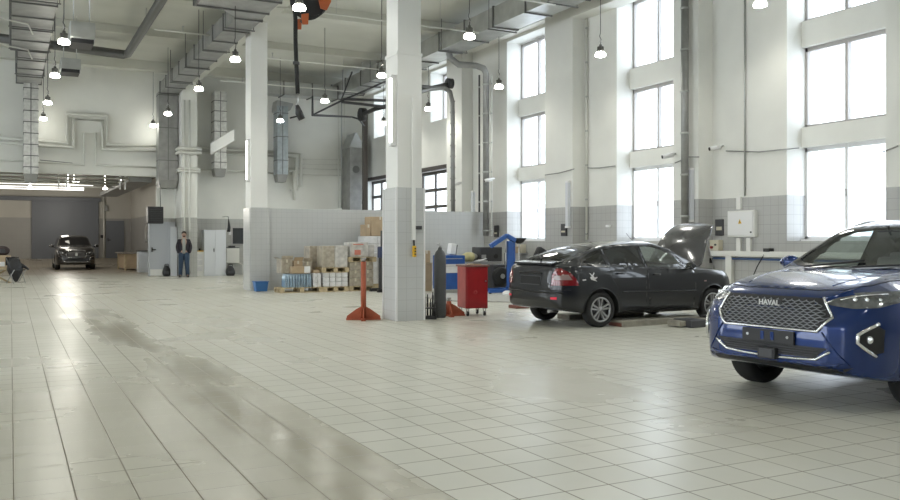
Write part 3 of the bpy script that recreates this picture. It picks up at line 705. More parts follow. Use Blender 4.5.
# ================================================================= THINGS ON THE WALL AND COLUMN
def PW(x, y, u=UW): v, z = wu(x, y, u); return v, z
v0, z1 = PW(758, 210); v1, z0 = PW(731, 237)
t = thing('electrical_panel', 'white electrical distribution box with yellow warning triangle on the tiled wall', 'electrical panel', (UW, (v0+v1)/2, z0), world=True)
b = MB(); b.box(UW-.11, UW, v0, v1, z0, z1); b.build('cabinet', 'white', t, bevel=.01)
b = MB(); b.box(UW-.132, UW-.11, v0+.03, v1-.03, z0+.03, z1-.03); d = b.build('door', 'framew', t, bevel=.006)
m_ = (v0+v1)/2; zt_ = z0+(z1-z0)*.62
b = MB(); b.prism([(m_-.05,zt_-.07),(m_+.05,zt_-.07),(m_,zt_+.03)], UW-.136, UW-.132, 'x'); b.build('warning_sign', 'yellow', d)
b = MB(); b.prism([(m_-.006,zt_-.05),(m_+.014,zt_-.02),(m_+.002,zt_-.02),(m_+.008,zt_+.005),(m_-.014,zt_-.028),(m_-.002,zt_-.028)], UW-.138, UW-.136, 'x'); b.build('lightning_bolt', 'black', d)
b = MB(); b.cyl((UW-.15, v0+.07, z0+.10), .018, .02, 12, 'x'); b.build('lock', 'black', d)
b = MB(); b.box(UW-.136, UW-.132, v0+.1, v0+.18, zt_-.1, zt_+.02); b.build('small_label', 'framew', d)
# conduits above and below
def vbox(xc, yt, yb, w, dpt, lab, m='white', nm='cable_trunking'):
    v, z1 = PW(xc, yt); _, z0 = PW(xc, yb); b = MB(); b.box(UW-dpt, UW, v-w/2, v+w/2, max(z0, .01), z1); return tag(b.build(nm, m, bevel=.004), lab, 'cable trunking')
vbox(740.5, 197, 209.5, .12, .07, 'white trunking stub above the electrical panel')
vbox(740.5, 238, 251.5, .12, .07, 'left white trunking drop under the electrical panel')
vbox(750.5, 238, 251.5, .12, .07, 'right white trunking drop under the electrical panel')
va, zt_ = 14.46, 1.2; vb, _ = PW(812, 252)
t = thing('cable_trunking', 'long horizontal white cable trunking along the tiled wall under the electrical panel', 'cable trunking', (UW, (va+vb)/2, 1.08), world=True)
b = MB(); b.box(UW-.13, UW, 9.9, va, 1.08, 1.20); b.build('channel', 'white', t, bevel=.005)
b = MB(); b.box(UW-.14, UW-.13, 9.9, va, 1.10, 1.112); b.build('lid_edge', 'cream', t)
pipe('blue_pipe', 'thin blue compressed-air pipe running under the white trunking', 'pipe', [(UW-.06, 9.95, 1.03), (UW-.06, va-.05, 1.03)], .022, 'bluepipe')
v, z1 = PW(731.5, 257); b = MB(); b.box(UW-.1, UW, v-.09, v+.09, 0, 1.08); tag(b.build('cable_trunking', 'white', bevel=.005), 'wide white trunking leg dropping to the floor between the cars', 'cable trunking')
def wall_item(nm, lab, cat, x0, x1, y0, y1, dep, m, u=UW):
    va, zt = PW(x0, y0, u); vb, zb = PW(x1, y1, u); b = MB(); b.box(u-dep, u, min(va,vb), max(va,vb), zb, zt)
    t = thing(nm, lab, cat, (u, (va+vb)/2, zb), world=True); b.build('case', m, t, bevel=.006); return t, min(va,vb), max(va,vb), zb, zt
t, a, c, z0, z1 = wall_item('meter_box', 'dark flat box on the tiled wall left of the electrical panel', 'box', 716, 724, 219.5, 235.5, .03, 'dark')
b = MB(); b.box(UW-.036, UW-.03, a+.04, c-.04, z0+.12, z0+.2); b.build('small_label', 'beige', t)
t, a, c, z0, z1 = wall_item('meter_box', 'dark flat box on the pilaster above the hatchback boot', 'box', 562.5, 567.5, 224, 236, .06, 'dark', UP)
b = MB(); b.box(UP-.066, UP-.06, a+.03, c-.03, z0+.1, z0+.15); b.build('small_label', 'beige', t)
t, a, c, z0, z1 = wall_item('meter_box', 'small dark box beside the tall exhaust pipe', 'box', 495.5, 499, 225.5, 237, .06, 'dark')
b = MB(); b.box(UW-.066, UW-.06, a+.03, c-.03, z0+.1, z0+.15); b.build('small_label', 'beige', t)
t, a, c, z0, z1 = wall_item('switch_box', 'beige switch box with red and grey knobs under the dark box', 'switch', 714, 723, 240, 250.5, .14, 'beige')
b = MB(); b.cyl((UW-.18, a+(c-a)*.7, z0+.07), .03, .04, 12, 'x'); b.build('red_button', 'red', t)
b = MB(); b.cyl((UW-.17, a+(c-a)*.3, z0+.13), .022, .03, 12, 'x'); b.build('grey_button', 'dark', t)
t, a, c, z0, z1 = wall_item('socket_box', 'black socket box on top of the white trunking beside the blue car', 'socket', 768, 774, 248.3, 251.8, .15, 'black')
b = MB(); b.tube([(UW-.1, (a+c)/2+.05, z0), (UW-.2, c+.1, z0-.3), (UW-.25, c+.3, z0-.75)], .012, 6); b.build('cable', 'black', t)
t, a, c, z0, z1 = wall_item('socket_box', 'black socket with dangling cable under the trunking behind the bonnet', 'socket', 708, 713, 258, 263, .1, 'black')
b = MB(); b.tube([(UW-.1, c, z1), (UW-.18, c+.25, z1+.25), (UW-.2, c+.35, z1-.4), (UW-.2, c+.1, z1-.7)], .012, 6); b.build('cable', 'black', t)
t, a, c, z0, z1 = wall_item('wall_socket', 'small white socket on the tiles left of the middle window', 'socket', 607, 611, 225, 227, .05, 'framew')
# cameras and their cable
def camera_thing(x, y, u, lab, dx=-.2):
    v, z = PW(x, y, u); t = thing('security_camera', lab, 'camera', (u, v, z), world=True)
    b = MB(); b.tube([(u, v, z+.05), (u-.1, v, z+.05), (u-.12, v, z)], .025, 8); b.build('bracket', 'framew', t)
    b = MB(); b.tube([(u-.1, v-.02, z+.02), (u-.32, v+.08, z-.03)], .055, 14); b.build('camera_body', 'framew', t)
    b = MB(); b.tube([(u-.315, v+.078, z-.029), (u-.335, v+.086, z-.033)], .04, 14); b.build('lens', 'black', t)
camera_thing(723, 148, UW, 'white security camera on the wall above the electrical panel')
camera_thing(675.5, 156, UP, 'white security camera beside the grey exhaust pipe and middle window')
camera_thing(494.5, 180, UP, 'small white security camera beside the farthest tall window')
camera_thing(462, 184, UP, 'tiny white security camera on the pilaster over the partition')
cp = [PW(x, y, u)+(u,) for x, y, u in ((899,146,UP),(884,152,UP),(883,150,UW),(815,143,UG-.15),(800,148,UW),(760,152,UW),(727,151,UW),(700,157,UP),(690,157,UP),(676,163,UP))]
b = MB(); b.tube([(u-.03, v, z) for v, z, u in cp[:2]], .014, 6); b.tube([(u-.03, v, z) for v, z, u in cp[4:7]], .014, 6); b.tube([(u-.03, v, z) for v, z, u in cp[7:]], .014, 6)
tag(b.build('camera_cable', 'galvd'), 'thin grey cable sagging along the wall between the nearer cameras', 'cable')
cp = [PW(x, y, u)+(u,) for x, y, u in ((616,166,UW),(600,168,UW),(588,168,UW),(575,169,UP),(560,173,UP),(546,175,UP))]
b = MB(); b.tube([(u-.03, v, z) for v, z, u in cp[:3]], .014, 6); b.tube([(u-.03, v, z) for v, z, u in cp[3:]], .014, 6)
tag(b.build('camera_cable', 'galvd'), 'thin grey cable on the wall between the middle and farthest tall windows', 'cable')
# hanging control with yellow handset on the near column
fv = 13.78
u, z = wv(413, 257, fv); _, zt = wv(413, 187, fv)
t = thing('pendant_controller', 'yellow hand control hanging on a white conduit on the near tiled column', 'controller', (u, fv, z), world=True)
b = MB(); b.box(u-.03, u+.03, fv-.05, fv, wv(413,240,fv)[1], zt+1.6); b.build('conduit', 'white', t)
b = MB(); b.tube([(u, fv-.04, wv(413,240,fv)[1]), (u, fv-.05, z+.2)], .016, 8); b.build('cable', 'black', t)
b = MB(); b.box(u-.03, u+.03, fv-.09, fv-.02, z, z+.2); b.build('handset', 'yellow', t, bevel=.015)
b = MB()
for q in (.05, .10, .15): b.cyl((u, fv-.105, z+q), .013, .02, 10, 'y')
pieces(b, 'button', 'black', t)
ua, z = wv(414.5, 229.5, fv); ub, z1 = wv(421, 226, fv)
b = MB(); b.box(ua, ub, fv-.05, fv-.016, z, z1); tag(b.build('column_switch', 'dark', bevel=.006), 'small black switch box on the near tiled column', 'switch')

# ================================================================= HOSE REEL HANGING AT THE TOP
t = thing('hose_reel', 'orange bracketed exhaust hose reel hanging from the ceiling at the top', 'hose reel', (5.55,18.4,7.0), world=True)
def R3(x, y, v=18.4): u, z = wv(x, y, v); return (u, v, z)
b = MB()
for dv in (-.25, .25):
    for p in ([R3(316,-8), R3(328,-8), R3(327,5), R3(323,13), R3(317,11), R3(315,2)], [R3(298,17), R3(305,16), R3(304.5,27), R3(299,27)]):
        b.prism([(q[0], q[2]) for q in p], 18.4+dv-.02, 18.4+dv+.02, 'y')
pieces(b, 'bracket', 'orangeb', t)
b = MB(); c_ = R3(309, 1); b.cyl((c_[0], 18.2, c_[2]+.0), .36, .4, 28, 'y'); b.build('drum', 'black', t)
b = MB()
for k in range(5): b.lathe([(.37,-.02),(.40,0),(.37,.02)], (c_[0], 18.26+k*.07, c_[2]), 'y', 28)
b.build('wound_hose', 'rubber', t)
b = MB(); b.tube([R3(301,22),R3(313,9),R3(320,3)], .035, 8); x0_ = c_[0]; b.box(x0_-.1, x0_+.1, 18.2, 18.6, c_[2]+.2, 7.9); b.build('mounting', 'dark', t)
hp = [R3(294.5, 5, 18.3), R3(295.5, 20, 18.3), R3(295.5, 40, 18.3), R3(296.3, 63, 18.3), R3(297, 75, 18.3), R3(297.7, 93.5, 18.3)]
b = MB(); b.tube(hp, .048, 12); b.build('hose', 'rubber', t)
b = MB(); q = R3(296.2, 64.5, 18.3); b.cyl(q, .075, .06, 14); b.build('clamp', 'dark', t)
b = MB(); b.tube([R3(297.7,93,18.3), R3(298.3,99,18.3), R3(297.3,105,18.3)], .014, 6); b.build('hook', 'steel', t)
b = MB(); b.tube([R3(297,105,18.3), R3(299,113,18.3), R3(302,119.5,18.3)], [.04,.085,.075], 12); b.tube([R3(298,116,18.3), R3(290,118,18.3)], .018, 8); b.build('nozzle', 'black', t)

# ================================================================= MIDDLE FLOOR
def at(x, y): u, v = gz(x, y); return (u, v, 0)
# orange axle stand
p = at(364.5, 320)
def axle_stand(loc, rz, lab, m='orange', h=1.02):
    t = thing('support_stand', lab, 'stand', loc, rz)
    b = MB(); b.tube([(0,0,.03),(0,0,h)], .048, 16); b.build('post', m, t)
    b = MB(); b.cyl((0,0,h), .034, .06, 14); b.cyl((0,0,h+.05), .05, .02, 14); b.build('saddle', 'steel', t)
    b = MB()
    for a in (0, PI/2, PI, 3*PI/2):
        d = Vector((math.cos(a), math.sin(a), 0)); s_ = Vector((-math.sin(a), math.cos(a), 0))*.008
        q = [d*.04+Vector((0,0,.03)), d*.30+Vector((0,0,.03)), d*.30+Vector((0,0,.07)), d*.12+Vector((0,0,.20)), d*.04+Vector((0,0,.24))]
        b.add([x+s_ for x in q]+[x-s_ for x in q], [(0,1,2,3,4),(9,8,7,6,5)]+[(i,(i+1)%5,5+(i+1)%5,5+i) for i in range(5)])
    pieces(b, 'gusset', m, t)
    b = MB(); b.obox((0,0,.015), (.62,.08,.03)); b.obox((0,0,.015), (.08,.62,.0305)); b.build('base', m, t)
    return t
axle_stand((p[0], p[1]+.05, 0), YAW*-1+.1, 'orange steel support stand with tall post left of the near column', h=1.05)
# gas cylinder on a small tool rack
p = gz(440, 317.5)
t = thing('gas_cylinder', 'dark grey gas cylinder standing right of the near column', 'gas cylinder', (p[0], p[1], 0))
b = MB(); b.lathe([(0,0),(.10,0),(.112,.02),(.112,1.08),(.105,1.16),(.08,1.22),(.04,1.26),(.035,1.30),(0,1.30)], seg=28); b.build('body', mat('dark_grey_cylinder_paint', (.085,.088,.09), .55, noise=.12), t)
b = MB(); b.cyl((0,0,1.28), .022, .1, 12); b.tube([(-.05,0,1.35),(.05,0,1.35)], .012, 8); b.build('valve', 'steel', t)
p = gz(430, 319)
t = thing('tool_rack', 'low black rack of upright tools in front of the gas cylinder', 'tool rack', (p[0], p[1], 0), -YAW)
b = MB(); b.obox((0,.0,.03), (.24,.16,.06)); b.obox((0,0,.20), (.22,.14,.02)); b.build('base', 'black', t, bevel=.005)
for k,(x,h) in enumerate(((-.09,.36),(-.045,.34),(.01,.26),(.05,.38),(.085,.22))):
    b = MB(); b.cyl((x,-.03+.05*(k%2),.05), .018, h, 10); b.cyl((x,-.03+.05*(k%2),.05+h), .010, .06, 8); b.build('tool', 'black', t)
p = gz(452.5, 316.5)
axle_stand((p[0], p[1]+.15, 0), -YAW+.2, 'low brown triangular stand foot between the cylinder and the red cabinet', h=.28)
# red cabinet on castors
c0 = gz(466, 317); cr = gz(487, 315.5); cl = gz(455, 315)
def red_cabinet():
    # corner nearest the camera, right face towards +u, left face going back
    cx, cy = gz(466, 316.4); rz = -.10
    t = thing('tool_cabinet', 'worn red steel cabinet on castors beside the gas cylinder', 'cabinet', (cx, cy, 0), -YAW+.32)
    W_, D_ = .44, .50
    b = MB(); b.box(0, W_, 0, D_, .145, .93); b.build('body', 'red', t, bevel=.01)
    b = MB(); b.box(-.006, .0, .02, D_-.02, .16, .92); b.build('side_panel', 'redl', t)
    b = MB(); b.box(.02, W_-.02, -.012, 0, .17, .90); d = b.build('door', 'red', t, bevel=.004)
    b = MB(); b.cyl((W_-.05, -.03, .66), .014, .02, 10, 'y'); b.build('knob', 'steel', d)
    b = MB(); b.lathe([(.025,-.004),(.035,-.002),(.035,0)], (W_*.42, -.013, .45), 'y', 16); b.build('dent_ring', 'redl', d)
    b = MB(); b.box(-.03, W_+.02, -.03, D_+.02, .93, .965); b.build('tray_top', mat('rusty_brown_tray', (.20,.09,.07), .6), t, bevel=.006)
    b = MB(); b.box(.10, .2, .1, .22, .965, .99); b.box(.24,.36,.15,.2,.965,.985); b.build('grease_pads', 'card', t)
    for (x,y) in ((.05,.05),(W_-.05,.05),(.05,D_-.05),(W_-.05,D_-.05)):
        b = MB(); b.cyl((x-.015,y,.045), .045, .03, 16, 'x'); w_ = b.build('castor', 'rubber', t)
        b = MB(); b.box(x-.025,x-.017,y-.02,y+.02,.04,.145); b.box(x+.017,x+.025,y-.02,y+.02,.04,.145); b.box(x-.03,x+.03,y-.03,y+.03,.13,.146); b.build('fork', 'steel', w_)
    return t
red_cabinet()
# blue plastic crate by the partition
p = gz(262, 291.5)
t = thing('crate', 'blue plastic bucket-like crate on the floor by the partition', 'crate', (p[0], p[1]+.15, 0))
b = MB(); b.loft([[(-.16,-.12,0),(.16,-.12,0),(.16,.12,0),(-.16,.12,0)],[(-.19,-.15,.27),(.19,-.15,.27),(.19,.15,.27),(-.19,.15,.27)]], smooth=False); b.build('tub', 'bluecr', t, bevel=.015)
b = MB(); b.box(-.205,.205,-.165,.165,.26,.285); b.build('rim', 'bluecr', t, bevel=.008)
# ---------------------------------------------------------------- pallets and goods
SH = .10      # small shift of the whole goods block
def pallet(x0, x1, v0, z, lab, dep=.62):
    ua, ub = wv(x0, 241, v0)[0]+SH, wv(x1, 241, v0)[0]+SH; w = ub-ua
    t = thing('pallet', lab, 'pallet', ((ua+ub)/2, v0+dep/2, z), group='wooden pallets')
    n = 7; b = MB()
    for i in range(n): q = -dep/2+dep*(i+.5)/n; b.box(-w/2, w/2, q-dep/n*.38, q+dep/n*.38, .122, .144)
    b.build('deck', 'wood', t)
    b = MB()
    for x in (-w/2+.05, 0, w/2-.05):
        for y in (-dep/2+.05, 0, dep/2-.05): b.box(x-.06, x+.06, y-.05, y+.05, .022, .1)
        b.box(x-.06, x+.06, -dep/2, dep/2, .1, .122)
    b.build('blocks', 'wood', t)
    b = MB()
    for y in (-dep/2+.05, 0, dep/2-.05): b.box(-w/2, w/2, y-.05, y+.05, 0, .022)
    b.build('runners', 'wood', t)
    return ua, ub, z+.144
def carton(nm, lab, cat, ua, ub, v0, v1, z0, z1, m, group=None, rz=0, tape=True, flaps=False):
    v1 = min(v1, v0+.52)
    w, d, h = ub-ua, v1-v0, z1-z0
    t = thing(nm, lab, cat, ((ua+ub)/2, (v0+v1)/2, z0), rz, group)
    b = MB(); b.box(-w/2, w/2, -d/2, d/2, 0, h); b.build('carton', m, t, bevel=min(.02, w*.08))
    if tape:
        b = MB(); b.box(-.025, .025, -d/2-.002, d/2+.002, h-.09, h+.002); b.build('tape', 'beige', t)
    if flaps:
        b = MB(); b.add([(-w/2,-d/2,h),(w/2,-d/2,h),(w/2,-d/2-.08,h+.1),(-w/2,-d/2-.08,h+.1)], [(0,1,2,3)]); b.add([(-w/2,-d/2,h),(-w/2,d/2,h),(-w/2-.09,d/2,h+.06),(-w/2-.09,-d/2,h+.06)], [(0,1,2,3)])
        b.build('flaps', m, t)
    return t
VF = 22.6
def ux(x, v=VF): return wv(x, 241, v)[0]+(SH if abs(v-VF) < 1 else 0)
def zy(x, y, v=VF): return wv(x, y, v)[1]
a, c, z = pallet(277, 319.5, VF, 0, 'floor pallet at the far left of the goods, under the bottled water')
zt = zy(296, 275)
for i in range(5):          # water bottle packs
    for j in range(1):
        w = (ux(309)-ux(281.5))/5; x = ux(281.5)+w*(i+.5); y = VF+.2+j*.38
        t = thing('water_pack', 'shrink-wrapped pack of blue-tinted water bottles on the left pallet' , 'water pack', (x, y, z), group='packs of bottled water on the left pallet')
        b = MB(); r = w/4
        for p_ in (-1, 1):
            for q_ in (-1.5, -.5, .5, 1.5): b.lathe([(0,0),(r*.9,0),(r*.95,.05),(r*.82,.12),(r*.95,.2),(r*.9,.28),(r*.3,.345),(r*.3,.37)], (p_*r, q_*r*2*.95, 0), seg=8)
        b.build('bottles', 'water', t)
        b = MB(); b.box(-r*2.02, r*2.02, -r*3.95, r*3.95, .03, .24); b.build('shrink_film', glass_mat('shrink_film', (.85,.9,.95), .08, .15) if (i+j) == 0 else bpy.data.materials['shrink_film'], t)
zt = z+.38
for k,(x0,x1,y0,m,lab,fl) in enumerate(((280.5,292,259.5,'cardw','left crushed brown carton on the water packs',True),(292.5,302,261,'card','middle brown carton with open flaps on the water packs',True),(302.5,311.5,262,'cardw','right brown carton on the water packs',True))):
    carton('cardboard_box', lab, 'box', ux(x0), ux(x1), VF+.25, VF+.85, zt, zy(300,y0), m, 'cartons on the water packs', rz=(-.02,.02,-.01)[k], flaps=fl)
ct = carton('cardboard_box', 'small brown carton with a white paper label at the front of the water packs', 'box', ux(288.5), ux(306), VF+.02, VF+.24, zt, zy(300,266.5), 'card', tape=False)
b = MB(); b.box(.1,.27,-.122,-.118,.02,.2); b.build('paper_label', 'framew', ct)
# white packs between water and second pallet
for k in range(2):
    for r_ in range(3):
        w = (ux(318.5)-ux(310))/2
        carton('paper_pack', 'white wrapped pack in the low stack right of the water packs', 'pack', ux(310)+k*w+.005, ux(310)+(k+1)*w-.005, VF+.05, VF+.8, z+r_*.128, z+(r_+1)*.128-.004, 'paper', 'white packs beside the bottled water', tape=False)
carton('cardboard_box', 'small flat brown carton on the white packs beside the water', 'box', ux(311), ux(317), VF+.1, VF+.7, z+.385, z+.47, 'card', tape=False)
a, c, z = pallet(320, 345, VF, 0, 'second floor pallet of the goods, under white paper packs')
zt = zy(332, 272.6)
for k in range(4):
    for r_ in range(3):
        w = (c-a)/4; h = (zt-z)/3
        carton('paper_pack', 'white wrapped paper pack on the second floor pallet', 'pack', a+k*w+.004, a+(k+1)*w-.004, VF+.03, VF+.95, z+r_*h, z+(r_+1)*h-.004, 'paper', 'white packs on the second pallet', tape=False)
a, c, z = pallet(319, 345.5, VF, zt, 'raised pallet lying on the white paper packs')
for k,(x0,x1,y1,lab) in enumerate(((319.5,332,245.8,'left tall stretch-wrapped brown bundle on the raised pallet'),(332.3,345,245.6,'right tall stretch-wrapped brown bundle on the raised pallet'))):
    carton('wrapped_bundle', lab, 'bundle', ux(x0), ux(x1), VF+.05, VF+.95, z, zy(330,y1), 'film' if k else 'cardw', 'wrapped bundles on the raised pallet', tape=False)
carton('wrapped_bundle', 'tall stretch-wrapped brown bundle left of the raised pallet', 'bundle', ux(306,23.3), ux(319,23.3), 23.3, 24.2, 0.53, zy(312,246,23.3), 'cardw', tape=False)
carton('paper_pack', 'large white pack hidden low behind the bottled water', 'pack', ux(306,23.3), ux(319,23.3), 23.45, 24.2, 0.0, .53, 'paper', tape=False)
a, c, z = pallet(346.5, 372.5, VF, 0, 'third floor pallet of the goods, under the brown carton stack')
zt = zy(360, 262)
for k in range(2):
    for r_ in range(3):
        w = (c-a-.05)/2; h = (zt-z)/3
        carton('cardboard_box', 'brown carton in the block on the third floor pallet', 'box', a+k*w+.004, a+(k+1)*w-.004, VF+.03, VF+.95, z+r_*h, z+(r_+1)*h-.004, 'cardw', 'brown cartons on the third pallet')
a, c, z = pallet(345.5, 373, VF, zt, 'upper pallet lying on the block of brown cartons')
t = carton('wrapped_bundle', 'stretch-wrapped white and red printed goods on the upper pallet', 'bundle', ux(347.5), ux(366), VF+.05, VF+.9, z, zy(360,242.3), 'film', tape=False)
b = MB(); w = ux(366)-ux(347.5)
b.box(-w*.38, -w*.05, -.43, -.426, .06, .2); b.box(-w*.45, w*.1, -.43, -.426, .34, .37); b.build('red_print', mat('red_print', (.60,.20,.14), .4), t)
carton('wrapped_bundle', 'small crumpled wrapped goods at the right end of the upper pallet', 'bundle', ux(366.5), ux(372.5), VF+.1, VF+.85, z, zy(370,245), 'film', tape=False)
# tall white wrapped stack behind with carton on top
vb_ = 23.4
for r_ in range(6):
    z0 = .15+r_*((zy(370,236,vb_)-.15)/6); z1 = .15+(r_+1)*((zy(370,236,vb_)-.15)/6)-.01
    for k in range(2):
        w = (ux(388,vb_)-ux(361,vb_))/2
        carton('paper_pack', 'white wrapped pack in the tall stack behind the stacker', 'pack', ux(361,vb_)+k*w+.004, ux(361,vb_)+(k+1)*w-.004, vb_, vb_+.8, z0, z1, 'paper', 'white packs in the tall stack', tape=False)
pallet(360, 388.5, vb_-.05, 0, 'rearmost pallet carrying the tall stack of white packs', dep=.62)
z = zy(370,236,vb_)
carton('cardboard_box', 'large clean brown carton on top of the tall white stack', 'box', ux(368.5,vb_), ux(387,vb_), vb_+.05, vb_+.75, z, zy(370,216.5,vb_), 'card')
carton('cardboard_box', 'narrow brown carton beside the large carton on the tall stack', 'box', ux(364,vb_), ux(368,vb_), vb_+.05, vb_+.7, z, zy(366,224.5,vb_), 'card')
# stacker / pallet truck mast
p = (ux(379.3,22.0), 22.0)
t = thing('pallet_stacker', 'black stacker mast with blue motor housing in front of the tall stack', 'stacker', (p[0], p[1], 0), world=True)
b = MB(); b.box(p[0]-.045,p[0]+.045,21.95,22.05,.05,zy(379,230.5,22)); b.box(p[0]+.03,p[0]+.12,22.3,22.38,.05,1.2); b.build('mast', 'dark', t, bevel=.008)
b = MB(); b.box(ux(376.5,22),ux(388,22),21.92,22.2,zy(380,258,22),zy(380,246.5,22)); b.build('motor_housing', mat('navy_housing', (.02,.035,.10), .4), t, bevel=.03)
b = MB()
for v in (21.7, 22.25): b.box(ux(371,22),ux(388,22),v,v+.12,.0,.09)
pieces(b, 'fork', 'black', t)
b = MB(); b.cyl((ux(377,22),21.6,.06),.06,.06,14,'y'); b.cyl((ux(385,22),21.6,.06),.06,.06,14,'y'); pieces(b, 'castor', 'rubber', t)

# ================================================================= BACK OF THE HALL
vv = 35.1
x0, x1 = wv(204, 241, vv)[0], wv(226, 241, vv)[0]
t = thing('metal_cabinet', 'pale grey two-door metal cabinet against the back wall', 'cabinet', ((x0+x1)/2, vv, 0), world=True)
b = MB(); b.box(x0, x1, vv, vv+.5, 0, 1.87); b.build('body', 'metalw', t)
for k,(a,c) in enumerate(((x0+.01,(x0+x1)/2-.006),((x0+x1)/2+.006,x1-.01))):
    b = MB(); b.box(a, c, vv-.018, vv, .04, 1.85); d = b.build('door', 'metalw', t, bevel=.004)
    if k == 0: b = MB(); b.box(c-.06, c-.03, vv-.045, vv-.018, .98, 1.12); b.build('handle', 'dark', d)
x0, x1 = wv(196.8, 241, vv)[0], wv(204, 241, vv)[0]
t = thing('notice_stand', 'narrow white notice cabinet with yellow lamp left of the metal cabinet', 'cabinet', ((x0+x1)/2, vv, 0), world=True)
b = MB(); b.box(x0, x1, vv+.05, vv+.4, 0, 1.0); b.build('body', 'white', t)
b = MB(); b.box(x0-.02, x1, vv+.03, vv+.42, 1.0, 1.03); b.build('top', 'yellow', t)
b = MB(); b.box(x0+.1, x0+.17, vv+.1, vv+.15, .88, 1.12); b.build('black_device', 'black', t)
for k,(z0,z1) in enumerate(((.45,.66),(.7,.9),(.2,.4))):
    b = MB(); b.box(x0+.03, x1-.05, vv+.044, vv+.05, z0, z1); b.build('paper_sheet', 'paper', t)
# door-height white panel behind the man
x0, x1 = wv(170.5, 241, 35.6)[0], 5.97
b = MB(); b.box(x0, x1, 35.6, 35.64, 0, 2.0); tag(b.build('locker_door', 'metalw', bevel=.01), 'tall narrow pale grey locker directly behind the standing man', 'locker')
# black fan unit hung above the grey door
x0, x1 = wv(148, 241, 34.9)[0], wv(163.5, 241, 34.9)[0]
t = thing('fan_heater', 'black square fan heater hung above the grey door', 'heater', ((x0+x1)/2, 34.9, wv(155,224,34.9)[1]), world=True)
z0, z1 = wv(155,223.5,34.9)[1], wv(155,206.5,34.9)[1]
b = MB(); b.box(x0, x1, 34.9, 35.4, z0, z1); b.build('case', 'black', t, bevel=.02)
b = MB()
for i in range(9): z = z0+.05+(z1-z0-.1)*i/8; b.box(x0+.05, x1-.05, 34.88, 34.9, z-.006, z+.006)
b.build('louvre', 'dark', t)
b = MB(); b.tube([(x1-.1, 35.0, z1), (x1-.1, 35.0, z1+.9), (x1-.1, 36.2, z1+.9)], .018, 8); b.build('bracket', 'galvd', t)
# black bags on the floor
def bag(x, y, w, h, d, lab, handle=True):
    u, v = gz(x, y); t = thing('bag', lab, 'bag', (u, v+.1, 0))
    b = MB(); R = []
    for i in range(9):
        q = i/8; k = (math.sin(PI*(q*.8+.15))**.5)*(1-.25*q); R.append([(w/2*k*math.copysign(abs(math.cos(a))**.7, math.cos(a)), d/2*k*math.copysign(abs(math.sin(a))**.7, math.sin(a)), h*q) for a in [2*PI*j/16 for j in range(16)]])
    b.loft(R); b.build('bag_body', 'black', t)
    b = MB(); b.tube([(-w*.22,0,h*.9),(-w*.18,0,h*1.15),(w*.18,0,h*1.15),(w*.22,0,h*.9)], .014, 6); b.build('handle', 'dark', t)
    b = MB(); b.box(-w*.25, w*.25, -d*.48, -d*.40, h*.25, h*.5); b.build('pocket', 'dark', t)
bag(231, 275.8, .42, .40, .28, 'black holdall with handle on the floor under the office window')
bag(167, 276.3, .36, .42, .26, 'black rucksack on the floor left of the standing man')
# white box radiator under office window
x0, x1 = wv(226.5, 241, 35.9)[0], wv(239.5, 241, 35.9)[0]
t = thing('radiator', 'cream box radiator under the office window', 'radiator', ((x0+x1)/2, 35.9, .3), world=True)
b = MB(); b.box(x0, x1, 35.9, 36.2, .50, 1.12); b.build('casing', 'cream', t, bevel=.01)
b = MB(); b.box(x0, x1, 35.92, 36.2, 1.12, 1.15); b.box((x0+x1)/2-.15,(x0+x1)/2+.1,35.95,36.1,1.15,1.22); b.build('shelf_items', 'dark', t)
b = MB(); b.tube([(x1-.05,36.0,.5),(x1+.15,36.0,.42),(x1+.15,36.0,.0)], .02, 8); b.build('pipe', 'pipe', t)
# folded black umbrella hanging, small sign
u, z = wv(225.3, 232, 35.6)
t = thing('umbrella', 'folded black umbrella hanging by the corner of the metal cabinet', 'umbrella', (u, 35.0, z), world=True)
zz = wv(225.3, 218.5, 35.0)[1]
b = MB(); b.tube([(u,35.0,z),(u+.02,35.0,z+.2),(u,35.0,zz)], [.07,.06,.01], 10); b.build('canopy', 'black', t)
b = MB(); b.tube([(u,35.0,zz),(u,35.0,zz+.06),(u+.02,35.4,zz+.1),(u+.02,36.2,zz+.1)], .008, 6); b.build('hook', 'dark', t)
b = MB(); ua, za = wv(228.5, 235, VB); ub, zb = wv(232, 231.5, VB); b.box(ua, ub, VB-.02, VB, za, zb); tag(b.build('paper_notice', 'paper'), 'small white paper notice left of the office window', 'notice')
# dark band with two small lights over the metal cabinet
x0, x1 = wv(196.5, 241, VB-.06)[0], wv(231, 241, VB-.06)[0]
# work table in the bay
u, v = 5.5, 45.0
t = thing('work_table', 'wooden work table with grey top inside the bay', 'table', (u, v, 0))
b = MB(); b.box(-.75,.8,-1.6,1.6,.80,.86); b.build('tabletop', mat('grey_brown_top', (.24,.21,.18), .6), t)
b = MB(); b.box(-.6,.1,-1.5,1.4,.08,.80); b.build('cabinet', 'card', t)
for (x,y) in ((-.6,-1.5),(.7,-1.5),(-.6,1.5),(.7,1.5)):
    b = MB(); b.box(x-.04,x+.04,y-.04,y+.04,0,.8); b.build('leg', 'wood', t)
x0, x1 = wv(138.5, 241, 40.5)[0], wv(151, 241, 40.5)[0]
t = thing('low_cupboard', 'low pale grey cupboard left of the open grey door', 'cupboard', ((x0+x1)/2, 40.5, 0), world=True)
b = MB(); b.box(x0, x1, 40.5, 41.1, 0, .95); b.build('body', 'metalw', t, bevel=.01)
b = MB(); b.box(x0-.03, x1+.02, 40.47, 41.12, .95, .99); b.build('top', 'dark', t)
b = MB(); b.box(x0+.03, x1-.03, 40.485, 40.5, .05, .9); b.build('door', 'metalw', t)
